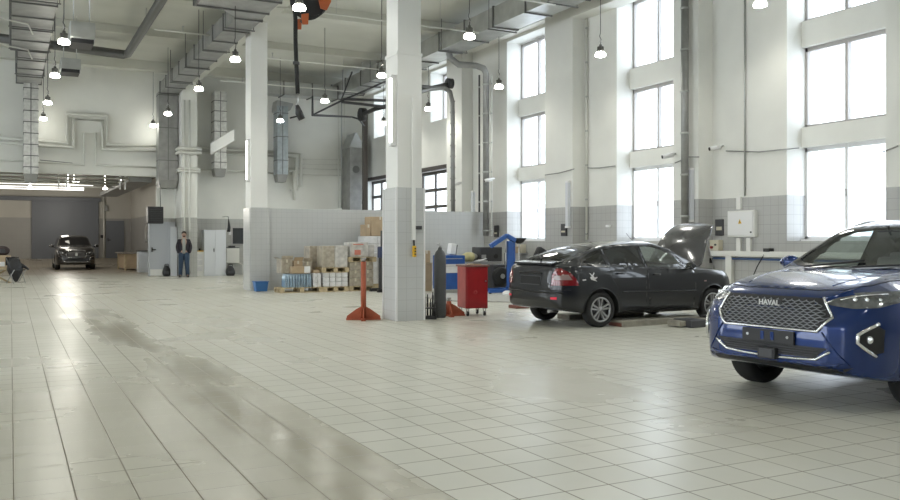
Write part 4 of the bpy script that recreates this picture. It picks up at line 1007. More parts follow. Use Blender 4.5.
# little boxes on bay walls
for (x0,x1,y0,y1,lab,m) in ((104,107.5,205,211,'small grey box high on the bay end wall','galvd'),(100.5,103,235,238,'small black switch on the bay end wall beside the steel door','black')):
    ua, za = wv(x0, y1, VE); ub, zb = wv(x1, y0, VE); b = MB(); b.box(ua, ub, VE-.12, VE, za, zb); tag(b.build('wall_box', m, bevel=.01), lab, 'box')
b = MB(); p0 = wv(104, 258, VE-.1); b.tube([(p0[0],VE-.08,.42),(p0[0],VE-.08,4.4)], .05, 8); tag(b.build('bay_pipe', 'pipe'), 'white vertical pipe between the grey gate and the steel door', 'pipe')
v, z = 41.0, 1.7
t = thing('hanging_coat', 'pale coat hanging on the bay side wall beside the grey door', 'coat', (6.3, 46.0, 1.25), world=True)
b = MB(); b.tube([(6.26,46,1.35),(6.25,46,1.7),(6.25,46,2.1),(6.28,46,2.35)], [.12,.15,.13,.04], 12); b.build('coat', 'concrete', t)
b = MB(); b.box(6.28, 6.4, 45.95, 46.05, 2.33, 2.38); b.build('hook', 'dark', t)

# ================================================================= LEFT EDGE CLUTTER
p = gz(13, 283.5)
t = thing('folding_chair', 'black folding chair with a dark jacket over it at the left edge', 'chair', (p[0]+.1, p[1]+.1, 0), .5)
b = MB(); b.box(-.22,.22,-.2,.22,.43,.47); b.build('seat', 'black', t, bevel=.01)
for (x,y,x2,y2) in ((-.2,-.2,-.2,.28),(.2,-.2,.2,.28),(-.2,.26,-.2,-.24),(.2,.26,.2,-.24)):
    b = MB(); b.tube([(x,y,.0),(x2,y2,.46 if y2 < 0 else .9)], .013, 8); b.build('leg', 'steel', t)
b = MB(); b.box(-.22,.22,.24,.28,.6,.88); b.build('backrest', 'black', t, bevel=.01)
j = thing('jacket', 'dark bundled jacket slung over the folding chair', 'jacket', (p[0]+.08, p[1]+.02, .20), .5)
b = MB(); R = []
for z,rx,ry,ox in ((-.12,.05,.05,.05),(-.02,.13,.10,.04),(.12,.20,.15,.02),(.28,.25,.17,.0),(.42,.24,.16,-.02),(.54,.20,.13,-.03),(.62,.17,.10,-.03),(.66,.08,.05,-.04)):
    R.append([(ox+rx*math.cos(a_)*(1+.18*math.sin(3*a_+z*6)), .05+ry*math.sin(a_)*(1+.2*math.cos(4*a_+z*9)), z+.03*math.sin(5*a_)) for a_ in [2*PI*k_/20 for k_ in range(20)]])
b.loft(R); o = b.build('jacket_cloth', 'black', j)
dm = o.modifiers.new('folds', 'DISPLACE'); tx = bpy.data.textures.new('folds', 'CLOUDS'); tx.noise_scale = .18; dm.texture = tx; dm.strength = .05
b = MB(); b.tube([(.16,0,.42),(.30,-.05,.34),(.40,-.08,.26)], [.07,.05,.03], 10); b.build('sleeve', 'black', j)
p = gz(2, 283)
t = thing('wooden_trestle', 'pale wooden trestle at the left edge of the photo', 'trestle', (p[0]-.15, p[1], 0), -.3)
for s_ in (-1, 1):
    b = MB(); b.tube([(-.5,s_*.05,.03),(.35,s_*.05,.48)], .022, 8); b.tube([(.42,s_*.05,.0),(-.42,s_*.05,.46)], .022, 8); b.build('leg', 'wood', t)
b = MB(); b.box(-.6,.5,-.2,.2,.46,.52); b.build('top', 'wood', t)
t = thing('cardboard_box', 'brown carton standing on the trestle at the left edge', 'box', (p[0]-.15, p[1], .52), -.3)
b = MB(); b.box(-.35,.38,-.18,.18,0,.42); b.build('carton', 'card', t, bevel=.01)
b = MB(); b.box(.1,.3,-.184,-.181,.05,.2); b.build('label', 'paper', t)
t = thing('backpack', 'dark bag lying on the carton at the left edge', 'bag', (p[0]+.0, p[1], .94), 0)
b = MB(); b.sphere((0,0,.15), .2, 14, 9, (1.2,.8,.85)); b.build('bag_body', mat('dark_brown_cloth', (.05,.035,.035), .8), t)
b = MB(); b.box(-.1,.1,-.17,-.13,.08,.2); b.build('pocket', 'dark', t)
t = thing('machine_column', 'dark upright machine part cut by the left edge', 'machine', (p[0]-.35, p[1]+1.0, 0))
b = MB(); b.box(-.25,.22,-.2,.2,0,1.25); b.build('cabinet', 'dark', t, bevel=.02)
b = MB(); b.tube([(.0,0,1.25),(.05,0,1.8),(.0,0,2.05)], [.1,.13,.08], 12); b.build('head', 'dark', t)

# ================================================================= WORKBENCH CLUTTER BEHIND THE RED CABINET
def pv(x, y, v): u, z = wv(x, y, v); return u, z
vw = 21.0
def bx(nm, lab, cat, x0, x1, y0, y1, v, d, m, bev=.01, parent=None, zmin=None):
    ua, zt = pv(x0, y0, v); ub, zb = pv(x1, y1, v); zb = max(0, zb) if zmin is None else zmin
    t = thing(nm, lab, cat, ((ua+ub)/2, v, zb), world=True)
    b = MB(); b.box(ua, ub, v, v+d, zb, zt); b.build('body', m, t, bevel=bev); return t, ua, ub, zb, zt
# shelf rack just right of column
t, ua, ub, zb, zt = bx('parts_shelf', 'low beige shelf with small boxes right of the near column', 'shelf', 424, 432, 264, 291, 21.6, .5, 'card')
b = MB(); b.box(ua, ub, 21.58, 22.1, zt, zt+.03); b.build('top', 'wood', t)
carton('cardboard_box', 'brown carton on the low beige shelf behind the gas cylinder', 'box', ua, ub-.02, 21.65, 22.0, zt+.03, pv(428,250.5,21.6)[1], 'card')
t, ua, ub, zb, zt = bx('tool_chest', 'blue steel tool chest with white drawers behind the gas cylinder', 'tool chest', 442.5, 465, 255.5, 289, 20.8, .6, 'blue')
b = MB(); b.box(ua+.02, ub-.02, 20.78, 20.8, zt-.48, zt-.24); d = b.build('drawer', 'paper', t)
b = MB(); b.box(ua+.1, ub-.1, 20.76, 20.78, zt-.3, zt-.28); b.build('handle', 'steel', d)
b = MB(); b.box(ua+.02, ub-.02, 20.78, 20.8, zt-.22, zt-.03); d = b.build('drawer', 'blue', t)
b = MB(); b.box(ua+.1, ub-.1, 20.76, 20.78, zt-.1, zt-.08); b.build('handle', 'steel', d)
u0_, z_ = pv(453.5, 254, 20.9)
t = thing('folded_canister', 'white plastic canister tilted on the blue tool chest', 'canister', (u0_, 21.0, zt), .2)
b = MB(); b.obox((0,0,.17), (.20,.18,.32), ry=.15); b.build('body', 'framew', t, bevel=.03)
b = MB(); b.obox((.10,0,.15), (.02,.19,.28), ry=.2); b.build('handle', 'dark', t)
t, ua, ub, zb, zt = bx('workbench', 'long grey steel workbench behind the red cabinet', 'workbench', 460, 502, 262, 264.5, 21.6, .7, 'steel')
for u in (ua+.05, (ua+ub)/2, ub-.05):
    for v in (21.65, 22.25): b = MB(); b.box(u-.025,u+.025,v-.025,v+.025,0,zb); b.build('leg', 'dark', t)
b = MB(); b.box(ua+.05, ub-.05, 21.65, 22.25, .3, .33); b.build('lower_shelf', 'dark', t)
WB = zt
def onbench(x, v=21.85): return (pv(x, 241, v)[0], v, WB)
t = thing('cable_bundle', 'heap of crumpled yellowish film on the workbench', 'bundle', onbench(468))
b = MB(); b.sphere((0,0,.12), .2, 14, 9, (1.15,.8,.7)); o = b.build('film', mat('yellowish_film', (.55,.50,.25), .5, noise=.2), t)
dm = o.modifiers.new('folds', 'DISPLACE'); dm.texture = tx; dm.strength = .12
b = MB(); b.sphere((.2,.1,.15), .14, 12, 8, (1.2,.8,.7)); b.build('pale_wad', 'concrete', t)
t = thing('document_tray', 'white papers fanned out on the workbench edge', 'papers', (onbench(478)[0], 21.7, WB), .3)
b = MB(); b.obox((0,0,.05), (.34,.22,.012), ry=-.22); b.build('sheet', 'framew', t); b = MB(); b.obox((.05,0,.02), (.3,.2,.03)); b.build('folder', 'paper', t)
t = thing('compressor_box', 'dark grey boxy machine on the workbench', 'machine', onbench(487, 22.0))
w = pv(498,241,22)[0]-pv(476,241,22)[0]
b = MB(); b.box(-w/2,w/2,-.25,.25,0,pv(487,247,22)[1]-WB); b.build('case', 'dark', t, bevel=.02)
b = MB(); b.box(-w/2+.05,-w/2+.2,-.26,-.25,.1,.2); b.build('badge', 'steel', t)
b = MB(); b.cyl((w*.2,-.27,.15), .07, .02, 16, 'y'); b.build('dial', 'black', t)
t = thing('wheel_balancer', 'dark wheel balancing machine with round hub under the workbench end', 'machine', (pv(498,241,21.0)[0], 21.0, 0))
b = MB(); b.box(-.2,.25,-.1,.3,0,.75); b.build('case', 'dark', t, bevel=.03)
b = MB(); b.lathe([(0,-.16),(.2,-.16),(.26,-.1),(.26,0),(.1,0)], (0,-.1,.42), 'y', 20); b.build('hub_wheel', 'rubber', t)
b = MB(); b.cyl((0,-.28,.42), .07, .04, 14, 'y'); b.build('hub_cap', 'steel', t)
t = thing('plastic_bottle', 'slim yellow-topped bottle standing under the workbench', 'bottle', (pv(472,241,21.2)[0], 21.2, 0))
b = MB(); b.lathe([(0,0),(.07,0),(.07,.5),(.03,.6),(.03,.66),(0,.66)], seg=12); b.build('body', 'framew', t); b = MB(); b.cyl((0,0,.66), .035, .05, 12); b.build('cap', 'yellow', t)
# more items right of the crane
t = thing('goods_shelf', 'low shelf of mixed boxes between the crane and the dark hatchback', 'shelf', (pv(522,241,22.5)[0], 22.5, 0))
w = pv(536,241,22.5)[0]-pv(510,241,22.5)[0]
for z in (.2,.75,1.02): b = MB(); b.box(-w/2,w/2,-.2,.25,z,z+.03); b.build('shelf_board', 'steel', t)
for x in (-w/2,w/2):
    for y in (-.2,.22): b = MB(); b.box(x-.02,x+.02,y-.02,y+.02,0,1.05); b.build('leg', 'dark', t)
for k,(x,wd,h,m,lab) in enumerate(((-.3,.22,.18,'card','brown carton on the low goods shelf'),(-.02,.2,.25,'beige','beige box on the low goods shelf'),(.26,.24,.15,'dark','dark box on the low goods shelf'))):
    q = thing('small_box', lab, 'box', (t.location.x+x, 22.5, 1.05)); b = MB(); b.box(-wd/2,wd/2,-.12,.12,0,h); b.build('case', m, q, bevel=.01); b = MB(); b.box(-wd/2,wd/2,-.125,.125,h,h+.015); b.build('lid', m, q)
t = thing('leaning_seat', 'black folded seat cushion lying on the shelf behind the hatchback', 'cushion', (pv(542,241,19.9)[0], 19.9, .78))
b = MB(); b.obox((0,0,.25), (.45,.2,.34), ry=.5); b.build('cushion', 'black', t, bevel=.06); b = MB(); b.obox((0,.1,-.3), (.06,.06,.96)); b.build('support_post', 'dark', t)
# ---- blue workshop crane
p = gz(504, 292)
vc = 19.6
t = thing('engine_crane', 'blue steel workshop crane with angled boom behind the dark hatchback', 'crane', (pv(508,241,vc)[0], vc, 0), world=True)
U_ = lambda x: pv(x,241,vc)[0]
Z_ = lambda y: pv(512,y,vc)[1]
b = MB(); b.box(U_(507.5), U_(511.5), vc-.05, vc+.05, .1, Z_(241)); b.box(U_(512.5), U_(516.5), vc+.06, vc+.16, .1, Z_(240)); b.box(U_(507.5), U_(516.5), vc-.03, vc+.1, .1, .2); b.build('mast', 'blue', t, bevel=.008)
b = MB()
a0 = Vector((U_(490.5), vc, Z_(246))); a1 = Vector((U_(506.5), vc, Z_(235.5))); a2 = Vector((U_(515), vc, Z_(240.5)))
for (q, r) in ((a0, a1), (a1, a2)):
    d = (r-q); n = Vector((-d.z,0,d.x)).normalized()*.055
    b.add([q+n+Vector((0,-.05,0)), r+n+Vector((0,-.05,0)), r-n+Vector((0,-.05,0)), q-n+Vector((0,-.05,0)), q+n+Vector((0,.05,0)), r+n+Vector((0,.05,0)), r-n+Vector((0,.05,0)), q-n+Vector((0,.05,0))], [(0,1,2,3),(7,6,5,4),(0,4,5,1),(1,5,6,2),(2,6,7,3),(3,7,4,0)])
b.build('boom', 'blue', t)
b = MB(); b.tube([(U_(505.5),vc,Z_(240)),(U_(505.5),vc,Z_(252))], .025, 10); b.tube([(U_(505.5),vc,Z_(252)),(U_(505.5),vc,Z_(268))], .012, 8); b.build('ram', 'steel', t)
b = MB(); b.box(U_(489), U_(516.5), vc-.06, vc+.04, .04, .13); b.box(U_(489), U_(516.5), vc+.5, vc+.6, .04, .13); b.box(U_(511), U_(517), vc-.1, vc+.65, .04, .13); b.build('base_leg', 'blue', t)
b = MB()
for x in (490, 515):
    for dv in (-.01,.55): b.cyl((U_(x), vc+dv-.02, .035), .035, .04, 12, 'y')
pieces(b, 'castor', 'rubber', t)
t = thing('oil_drain_bowl', 'black oil drain funnel on a stand above the blue crane', 'funnel', (pv(519,241,20.3)[0], 20.3, 0))
zf = pv(519,238,20.3)[1]
b = MB(); b.lathe([(.05,zf-.16),(.12,zf-.12),(.2,zf-.03),(.21,zf),(.19,zf)], seg=20); b.build('bowl', 'black', t)
b = MB(); b.cyl((0,0,.25), .02, zf-.4, 10); b.build('stem', 'steel', t)
b = MB(); b.lathe([(0,.03),(.16,.03),(.18,.1),(.18,.3),(.05,.36),(0,.36)], seg=20); b.build('tank', 'dark', t)
b = MB()
for a in (0, 2.1, 4.2): b.sphere((.14*math.cos(a), .14*math.sin(a), .02), .02, 8, 5)
pieces(b, 'castor', 'rubber', t)
t = thing('rag', 'white crumpled rag on the floor by the crane', 'rag', (gz(507.5,296)[0], gz(507.5,296)[1], 0))
b = MB(); b.sphere((0,0,.06), .14, 14, 8, (1.1,.8,.5)); o = b.build('cloth', 'framew', t); dm = o.modifiers.new('folds', 'DISPLACE'); dm.texture = tx; dm.strength = .08
# lift platforms on the floor behind and under the hatchback
def ramp(pts, lab, m='dirty', h=.06, grp='lift runways'):
    b = MB(); b.prism([tuple(gz(x,y)) for x,y in pts], 0.0, h, 'z'); return tag(b.build('lift_ramp', m, bevel=.01), lab, 'lift ramp', grp)
ramp([(424,298),(424,294),(522,295.5),(530,303),(452,301.5)], 'low concrete-coloured plate on the floor behind the red cabinet', 'concrete', .03, 'floor plates')

# ================================================================= THE MAN
def skin_obj(name, m, joints, edges, parent, sub=2, root=0):
    me = bpy.data.meshes.new(name); me.from_pydata([j[:3] for j in joints], edges, [])
    o = bpy.data.objects.new(name, me); COL.objects.link(o)
    o.modifiers.new('skin', 'SKIN'); bpy.context.view_layer.update()
    for i, j in enumerate(joints):
        r = j[3]; me.skin_vertices[0].data[i].radius = (r, r) if not isinstance(r, tuple) else r
    me.skin_vertices[0].data[root].use_root = True
    s = o.modifiers.new('sub', 'SUBSURF'); s.levels = sub; s.render_levels = sub
    dg = bpy.context.evaluated_depsgraph_get(); nm = bpy.data.meshes.new_from_object(o.evaluated_get(dg))
    bpy.data.objects.remove(o); nm.name = name; nm.materials.clear(); nm.materials.append(M[m] if isinstance(m, str) else m)
    for p_ in nm.polygons: p_.use_smooth = True
    r = bpy.data.objects.new(name, nm); COL.objects.link(r); r.parent = parent; return r
M['skin'] = mat('skin', (.42,.27,.20), .55); M['hair'] = mat('dark_brown_hair', (.035,.022,.016), .7); M['jacket'] = mat('dark_jacket_cloth', (.022,.018,.026), .8)
M['jeans'] = mat('blue_denim', (.03,.055,.095), .8, noise=.15, nscale=12); M['jumper'] = mat('grey_jumper', (.30,.31,.29), .85); M['shoe'] = mat('black_shoe', (.015,.015,.015), .5)
px_, py_ = gz(184, 277.2)
man = thing('person', 'man in dark jacket, grey jumper and blue jeans standing with hands in pockets', 'person', (px_, py_, 0), -math.atan2(px_, py_)+.0)
# facing -Y (towards the camera)
body = skin_obj('body', 'skin', [(0,0,.95,.13),(0,0,1.12,.125),(0,0,1.30,.145),(0,.0,1.45,.10),(0,-.005,1.52,.055),(0,-.015,1.60,.075),(0,-.02,1.68,.092),(0,-.01,1.75,.07),
     (.17,0,1.43,.06),(.245,.03,1.19,.042),(.20,-.06,1.0,.034),(.15,-.07,.93,.03),(-.17,0,1.43,.06),(-.245,.03,1.19,.042),(-.20,-.06,1.0,.034),(-.15,-.07,.93,.03),
     (.09,0,.88,.09),(.11,0,.50,.06),(.13,.02,.09,.045),(.14,-.14,.04,.035),(-.09,0,.88,.09),(-.11,0,.50,.06),(-.13,.02,.09,.045),(-.14,-.14,.04,.035)],
     [(0,1),(1,2),(2,3),(3,4),(4,5),(5,6),(6,7),(3,8),(8,9),(9,10),(10,11),(3,12),(12,13),(13,14),(14,15),(0,16),(16,17),(17,18),(18,19),(0,20),(20,21),(21,22),(22,23)], man)
skin_obj('jacket', 'jacket', [(0,.01,.92,(.20,.13)),(0,.01,1.05,(.20,.13)),(0,.01,1.22,(.205,.14)),(0,.01,1.38,(.19,.125)),(0,.02,1.49,(.085,.075)),
     (.185,.01,1.42,.088),(.255,.03,1.19,.07),(.225,-.08,1.01,.062),(.17,-.12,.95,.058),(-.185,.01,1.42,.088),(-.255,.03,1.19,.07),(-.225,-.08,1.01,.062),(-.17,-.12,.95,.058)],
     [(0,1),(1,2),(2,3),(3,4),(3,5),(5,6),(6,7),(7,8),(3,9),(9,10),(10,11),(11,12)], man)
b = MB(); b.loft([[(-.055,-.128,.93),(.055,-.128,.93),(.055,-.09,.93),(-.055,-.09,.93)],[(-.06,-.160,1.15),(.06,-.160,1.15),(.06,-.1,1.15),(-.06,-.1,1.15)],[(-.062,-.155,1.35),(.062,-.155,1.35),(.06,-.08,1.35),(-.06,-.08,1.35)],[(-.05,-.085,1.52),(.05,-.085,1.52),(.05,.03,1.52),(-.05,.03,1.52)]], smooth=True); b.build('jumper', 'jumper', man)
for s_ in (-1, 1):
    b = MB(); b.tube([(s_*.085,-.01,.97),(s_*.10,-.01,.80),(s_*.115,-.015,.50),(s_*.13,.01,.28),(s_*.135,.0,.07)], [.125,.115,.085,.078,.072], 16); b.build('trouser_leg', 'jeans', man)
    b = MB(); b.loft([[(s_*.14+x*.055, y, z) for x,y,z in ((-1,.07,0),(1,.07,0),(1,.06,.09),(-1,.06,.09))], [(s_*.14+x*.055, y, z) for x,y,z in ((-1,-.05,0),(1,-.05,0),(1,-.05,.10),(-1,-.05,.10))], [(s_*.15+x*.05, y, z) for x,y,z in ((-1,-.20,0),(1,-.20,0),(1,-.19,.05),(-1,-.19,.05))]], smooth=False); b.build('shoe', 'shoe', man, bevel=.015)
b = MB(); b.box(-.15,.15,-.11,.11,.90,.98); b.build('trouser_waist', 'jeans', man, bevel=.05)
b = MB(); b.sphere((0,.01,1.725), .098, 16, 10, (.92,1.05,.88)); b.build('hair', 'hair', man)
b = MB(); b.sphere((0,-.075,1.615), .05, 12, 8, (1.15,.6,.75)); b.build('beard', 'hair', man)
b = MB(); b.sphere((0,-.055,1.67), .072, 14, 10, (1.0,.75,1.15)); fo = b.build('face', 'skin', man)
b = MB(); b.prism([(-.014,1.64),(.014,1.64),(.006,1.69),(-.006,1.69)], -.135, -.10, 'y'); b.build('nose', 'skin', fo)
for s_ in (-1, 1):
    b = MB(); b.sphere((s_*.032,-.104,1.69), .011, 8, 6); b.build('eye', 'black', fo)
    b = MB(); b.sphere((s_*.09,-.02,1.67), .022, 8, 6, (.5,.8,1.2)); b.build('ear', 'skin', fo)
b = MB(); b.box(-.022,.022,-.112,-.10,1.622,1.630); b.build('mouth', 'redl', fo)
# ================================================================= CARS
def pchip(pts):
    xs = np.array([p[0] for p in pts], float); ys = np.array([p[1] for p in pts], float)
    h = np.diff(xs); d = np.diff(ys)/h; m = np.zeros_like(xs)
    for i in range(1, len(xs)-1):
        if d[i-1]*d[i] > 0:
            w1, w2 = 2*h[i]+h[i-1], h[i]+2*h[i-1]; m[i] = (w1+w2)/(w1/d[i-1]+w2/d[i])
    m[0], m[-1] = d[0], d[-1]
    def f(x):
        x = min(max(x, xs[0]), xs[-1]); i = min(int(np.searchsorted(xs, x, 'right')-1), len(xs)-2); i = max(i, 0)
        t = (x-xs[i])/h[i]; return (2*t**3-3*t*t+1)*ys[i]+(t**3-2*t*t+t)*h[i]*m[i]+(-2*t**3+3*t*t)*ys[i+1]+(t**3-t*t)*h[i]*m[i+1]
    return f
def catmull(P, m):
    P = [Vector(p) for p in P]; out = []
    for i in range(len(P)-1):
        p0 = P[max(i-1,0)]; p1 = P[i]; p2 = P[i+1]; p3 = P[min(i+2,len(P)-1)]
        L_ = (p2-p1).length
        a = (p2-p0); b = (p3-p1)
        t1 = a.normalized()*min(L_, a.length*.5) if a.length > 1e-6 else Vector((0,0)); t2 = b.normalized()*min(L_, b.length*.5) if b.length > 1e-6 else Vector((0,0))
        for k in range(m):
            t = k/m; out.append(p1*(2*t**3-3*t*t+1)+t1*(t**3-2*t*t+t)+p2*(-2*t**3+3*t*t)+t2*(t**3-t*t))
    out.append(P[-1]); return out
def in_poly(x, y, poly):
    c = False; n = len(poly); j = n-1
    for i in range(n):
        xi, yi = poly[i]; xj, yj = poly[j]
        if (yi > y) != (yj > y) and x < (xj-xi)*(y-yi)/(yj-yi)+xi: c = not c
        j = i
    return c
def grow(poly, d):
    """polygon moved outwards by d"""
    n = len(poly); A_ = sum(poly[i][0]*poly[(i+1)%n][1]-poly[(i+1)%n][0]*poly[i][1] for i in range(n)); s = 1 if A_ > 0 else -1; out = []
    for i in range(n):
        p, q, r = Vector(poly[i-1]), Vector(poly[i]), Vector(poly[(i+1)%n]); e1 = (q-p).normalized(); e2 = (r-q).normalized()
        n1 = Vector((e1.y,-e1.x))*s; n2 = Vector((e2.y,-e2.x))*s; b = (n1+n2); b = b.normalized() if b.length > .1 else n1
        k = min(2.0, 1/max(.35, b.dot(n1))); q = q+b*d*k; out.append((q.x, q.y))
    return out
def smooth_poly(poly, it=1, keep=()):
    for _ in range(it):
        out = []; n = len(poly)
        for i in range(n):
            p, q = Vector(poly[i]), Vector(poly[(i+1)%n]); out += [tuple(p*.8+q*.2), tuple(p*.2+q*.8)]
        poly = out
    return poly
class Car:
    def __init__(s, root, spec, paint):
        s.root = root; s.paint = paint
        f = {k: (pchip(v) if isinstance(v, list) else (lambda x, v=v: v)) for k, v in spec['c'].items()}
        x0, x1 = spec['x']; n = 190; rings = []
        for i in range(n+1):
            t = i/n; x = x0+(x1-x0)*(.5-.5*math.cos(PI*t))*(.75)+(x1-x0)*t*.25
            zt = f['zt'](x); zh = min(f['zh'](x), zt-.025); zg = max(min(zt-f['dg'](x), zt-.008), zh+.008); wh = f['wh'](x); wm = max(f['wm'](x), wh); wg = min(f['wg'](x), wh*.97)
            zb = f['zb'](x); zm = min(max(f['zm'](x), zb+.1), zh-.03); wb = wm*.97
            half = [(0,zb),(wb*.6,zb),(wb*.93,zb+.004),(wb,zb+.03),(wm-.006,zb+(zm-zb)*.4),(wm,zm),(wm-(wm-wh)*.35, zm+(zh-zm)*.7),(wh,zh),(wh-.012,zh+.008),(wg+(wh-wg)*.08,zg-(zg-zh)*.10),(wg,zg),(wg*.88,zg+(zt-zg)*.45),(wg*.5,zt-(zt-zg)*.12),(0,zt)]
            c = catmull(half, 5)
            rings.append([Vector((x, p.x, p.y)) for p in c]+[Vector((x, -p.x, p.y)) for p in reversed(c[1:-1])])
        b = MB(); b.loft(rings, True, True, True); me = bpy.data.meshes.new('body_shell'); me.from_pydata([tuple(v) for v in b.v], [], b.f)
        bm = bmesh.new(); bm.from_mesh(me); bmesh.ops.recalc_face_normals(bm, faces=bm.faces); bmesh.ops.remove_doubles(bm, verts=bm.verts, dist=1e-5); bm.to_mesh(me)
        s.bvh = BVHTree.FromBMesh(bm); bm.free()
        s.me = me; s.f = f; s.cuts = []
    def proj(s, a, b, axis):
        o, d = {'F': ((8,a,b),(-1,0,0)), 'R': ((-8,a,b),(1,0,0)), 'L': ((a,5,b),(0,-1,0)), 'S': ((a,-5,b),(0,1,0)), 'T': ((a,b,5),(0,0,-1))}[axis]
        h = s.bvh.ray_cast(Vector(o), Vector(d))
        if h[0] is None: h = s.bvh.find_nearest(Vector({'F': (spec_x(s),a,b), 'R': (-.9,a,b), 'L': (a,.8,b), 'S': (a,-.8,b), 'T': (a,b,1.2)}[axis]))
        n = h[1]
        if n.dot(Vector(d)) > 0: n = -n
        return h[0], n
    def patch(s, name, poly, axis, m, parent=None, off=.003, hole=None, step=.045, thick=0):
        P = [Vector(p) for p in poly]; loops = [P]+([[Vector(q) for q in hole]] if hole else []); pts = []; edges = []; 
        for L_ in loops:
            st = len(pts); 
            for i in range(len(L_)):
                a, c = L_[i], L_[(i+1)%len(L_)]; k = max(1, int((c-a).length/step))
                for j in range(k): pts.append(a.lerp(c, j/k))
            edges += [(st+i, st+(i+1)%(len(pts)-st)) for i in range(len(pts)-st)]
        bp = list(pts); xs = [p.x for p in P]; ys = [p.y for p in P]
        x = min(xs)+step*.5
        while x < max(xs):
            y = min(ys)+step*.5
            while y < max(ys):
                if in_poly(x, y, poly) and not (hole and in_poly(x, y, hole)) and min((q-Vector((x,y))).length for q in bp) > step*.45: pts.append(Vector((x,y)))
                y += step
            x += step
        r = delaunay_2d_cdt(pts, edges, [], 0, 1e-6); vs, fs = r[0], r[2]; keep = []
        for f_ in fs:
            c = sum((vs[i] for i in f_), Vector((0,0)))/len(f_)
            if in_poly(c.x, c.y, poly) and not (hole and in_poly(c.x, c.y, hole)): keep.append(f_)
        v3 = []
        for v in vs:
            p, n = s.proj(v.x, v.y, axis); v3.append(p+n*off)
        b = MB(); b.add(v3, keep, True); o = b.build(name, m, parent if parent is not None else s.root, fix=False)
        bm = bmesh.new(); bm.from_mesh(o.data); loose = [v for v in bm.verts if not v.link_faces]; bmesh.ops.delete(bm, geom=loose, context='VERTS')
        d = {'F': Vector((1,0,0)), 'R': Vector((-1,0,0)), 'L': Vector((0,1,0)), 'S': Vector((0,-1,0)), 'T': Vector((0,0,1))}[axis]
        for f_ in bm.faces:
            if f_.normal.dot(d) < 0: f_.normal_flip()
        bm.to_mesh(o.data); bm.free()
        if thick:
            so = o.modifiers.new('thickness', 'SOLIDIFY'); so.thickness = thick; so.offset = -1
        return o
    def path3(s, path, axis, off=0, step=.04):
        out = []
        for i in range(len(path)-1):
            a, c = Vector(path[i]), Vector(path[i+1]); k = max(1, int((c-a).length/step))
            for j in range(k+(i == len(path)-2)):
                q = a.lerp(c, j/k); p, n = s.proj(q.x, q.y, axis); out.append(p+n*off)
        return out
    def line(s, name, paths, axis, r, m, parent=None, off=0, closed=False, seg=6):
        b = MB()
        for path in (paths if isinstance(paths[0], list) else [paths]):
            pp = path+[path[0]] if closed else path
            q = s.path3(pp, axis, off); b.tube(q, r, seg)
        return b.build(name, m, parent if parent is not None else s.root)
    def finish(s, arches, holes):
        """arches: (x, z, r); holes: (poly, axis, test)"""
        bm = bmesh.new(); bm.from_mesh(s.me); kill = []
        for f_ in bm.faces:
            c = f_.calc_center_median()
            for poly, axis, test in holes:
                a, b_ = {'T': (c.x, c.y), 'L': (c.x, c.z), 'S': (c.x, c.z), 'F': (c.y, c.z), 'R': (c.y, c.z)}[axis]
                if axis == 'L' and c.y < .2 or axis == 'S' and c.y > -.2: continue
                if test(c, f_.normal) and in_poly(a, b_, poly): kill.append(f_); break
        me = s.me; me.materials.append(M[s.paint]); me.materials.append(M['rubber'])
        src = bpy.data.objects.new('body', me); COL.objects.link(src)
        cu = MB()
        for (x, z, r) in arches:
            for sg in (-1, 1): cu.tube([(x, sg*.56, z), (x, sg*1.3, z)], r, 48)
        cut = cu.build('cutter', 'rubber'); bo = src.modifiers.new('b', 'BOOLEAN'); bo.operation = 'DIFFERENCE'; bo.object = cut; bo.solver = 'EXACT'; bo.material_mode = 'TRANSFER'
        # holes first
        bmesh.ops.delete(bm, geom=[], context='FACES'); bm.free()
        dg = bpy.context.evaluated_depsgraph_get(); nm = bpy.data.meshes.new_from_object(src.evaluated_get(dg))
        bpy.data.objects.remove(cut); bpy.data.objects.remove(src)
        bm = bmesh.new(); bm.from_mesh(nm); kill = []
        for f_ in bm.faces:
            c = f_.calc_center_median()
            for poly, axis, test in holes:
                if axis == 'L' and c.y < .2 or axis == 'S' and c.y > -.2: continue
                a, b_ = {'T': (c.x, c.y), 'L': (c.x, c.z), 'S': (c.x, c.z), 'F': (c.y, c.z), 'R': (c.y, c.z)}[axis]
                if test(c, f_.normal) and in_poly(a, b_, poly): kill.append(f_); break
        bmesh.ops.delete(bm, geom=kill, context='FACES')
        for f_ in bm.faces: f_.smooth = True
        bm.to_mesh(nm); bm.free()
        nm.set_sharp_from_angle(angle=math.radians(38))
        o = bpy.data.objects.new('body', nm); COL.objects.link(o); o.parent = s.root
        s.body = o; return o
    def both(s, name, poly, axis, m, **k):
        """same patch on the two sides, as two parts"""
        r = []
        if axis in 'LS':
            r = [s.patch(name, poly, 'L', m, **k), s.patch(name, poly, 'S', m, **k)]
        else:
            r = [s.patch(name, poly, axis, m, **k), s.patch(name, [(-a, b) for a, b in poly], axis, m, **k)]
        return r
def spec_x(s): return 3.5
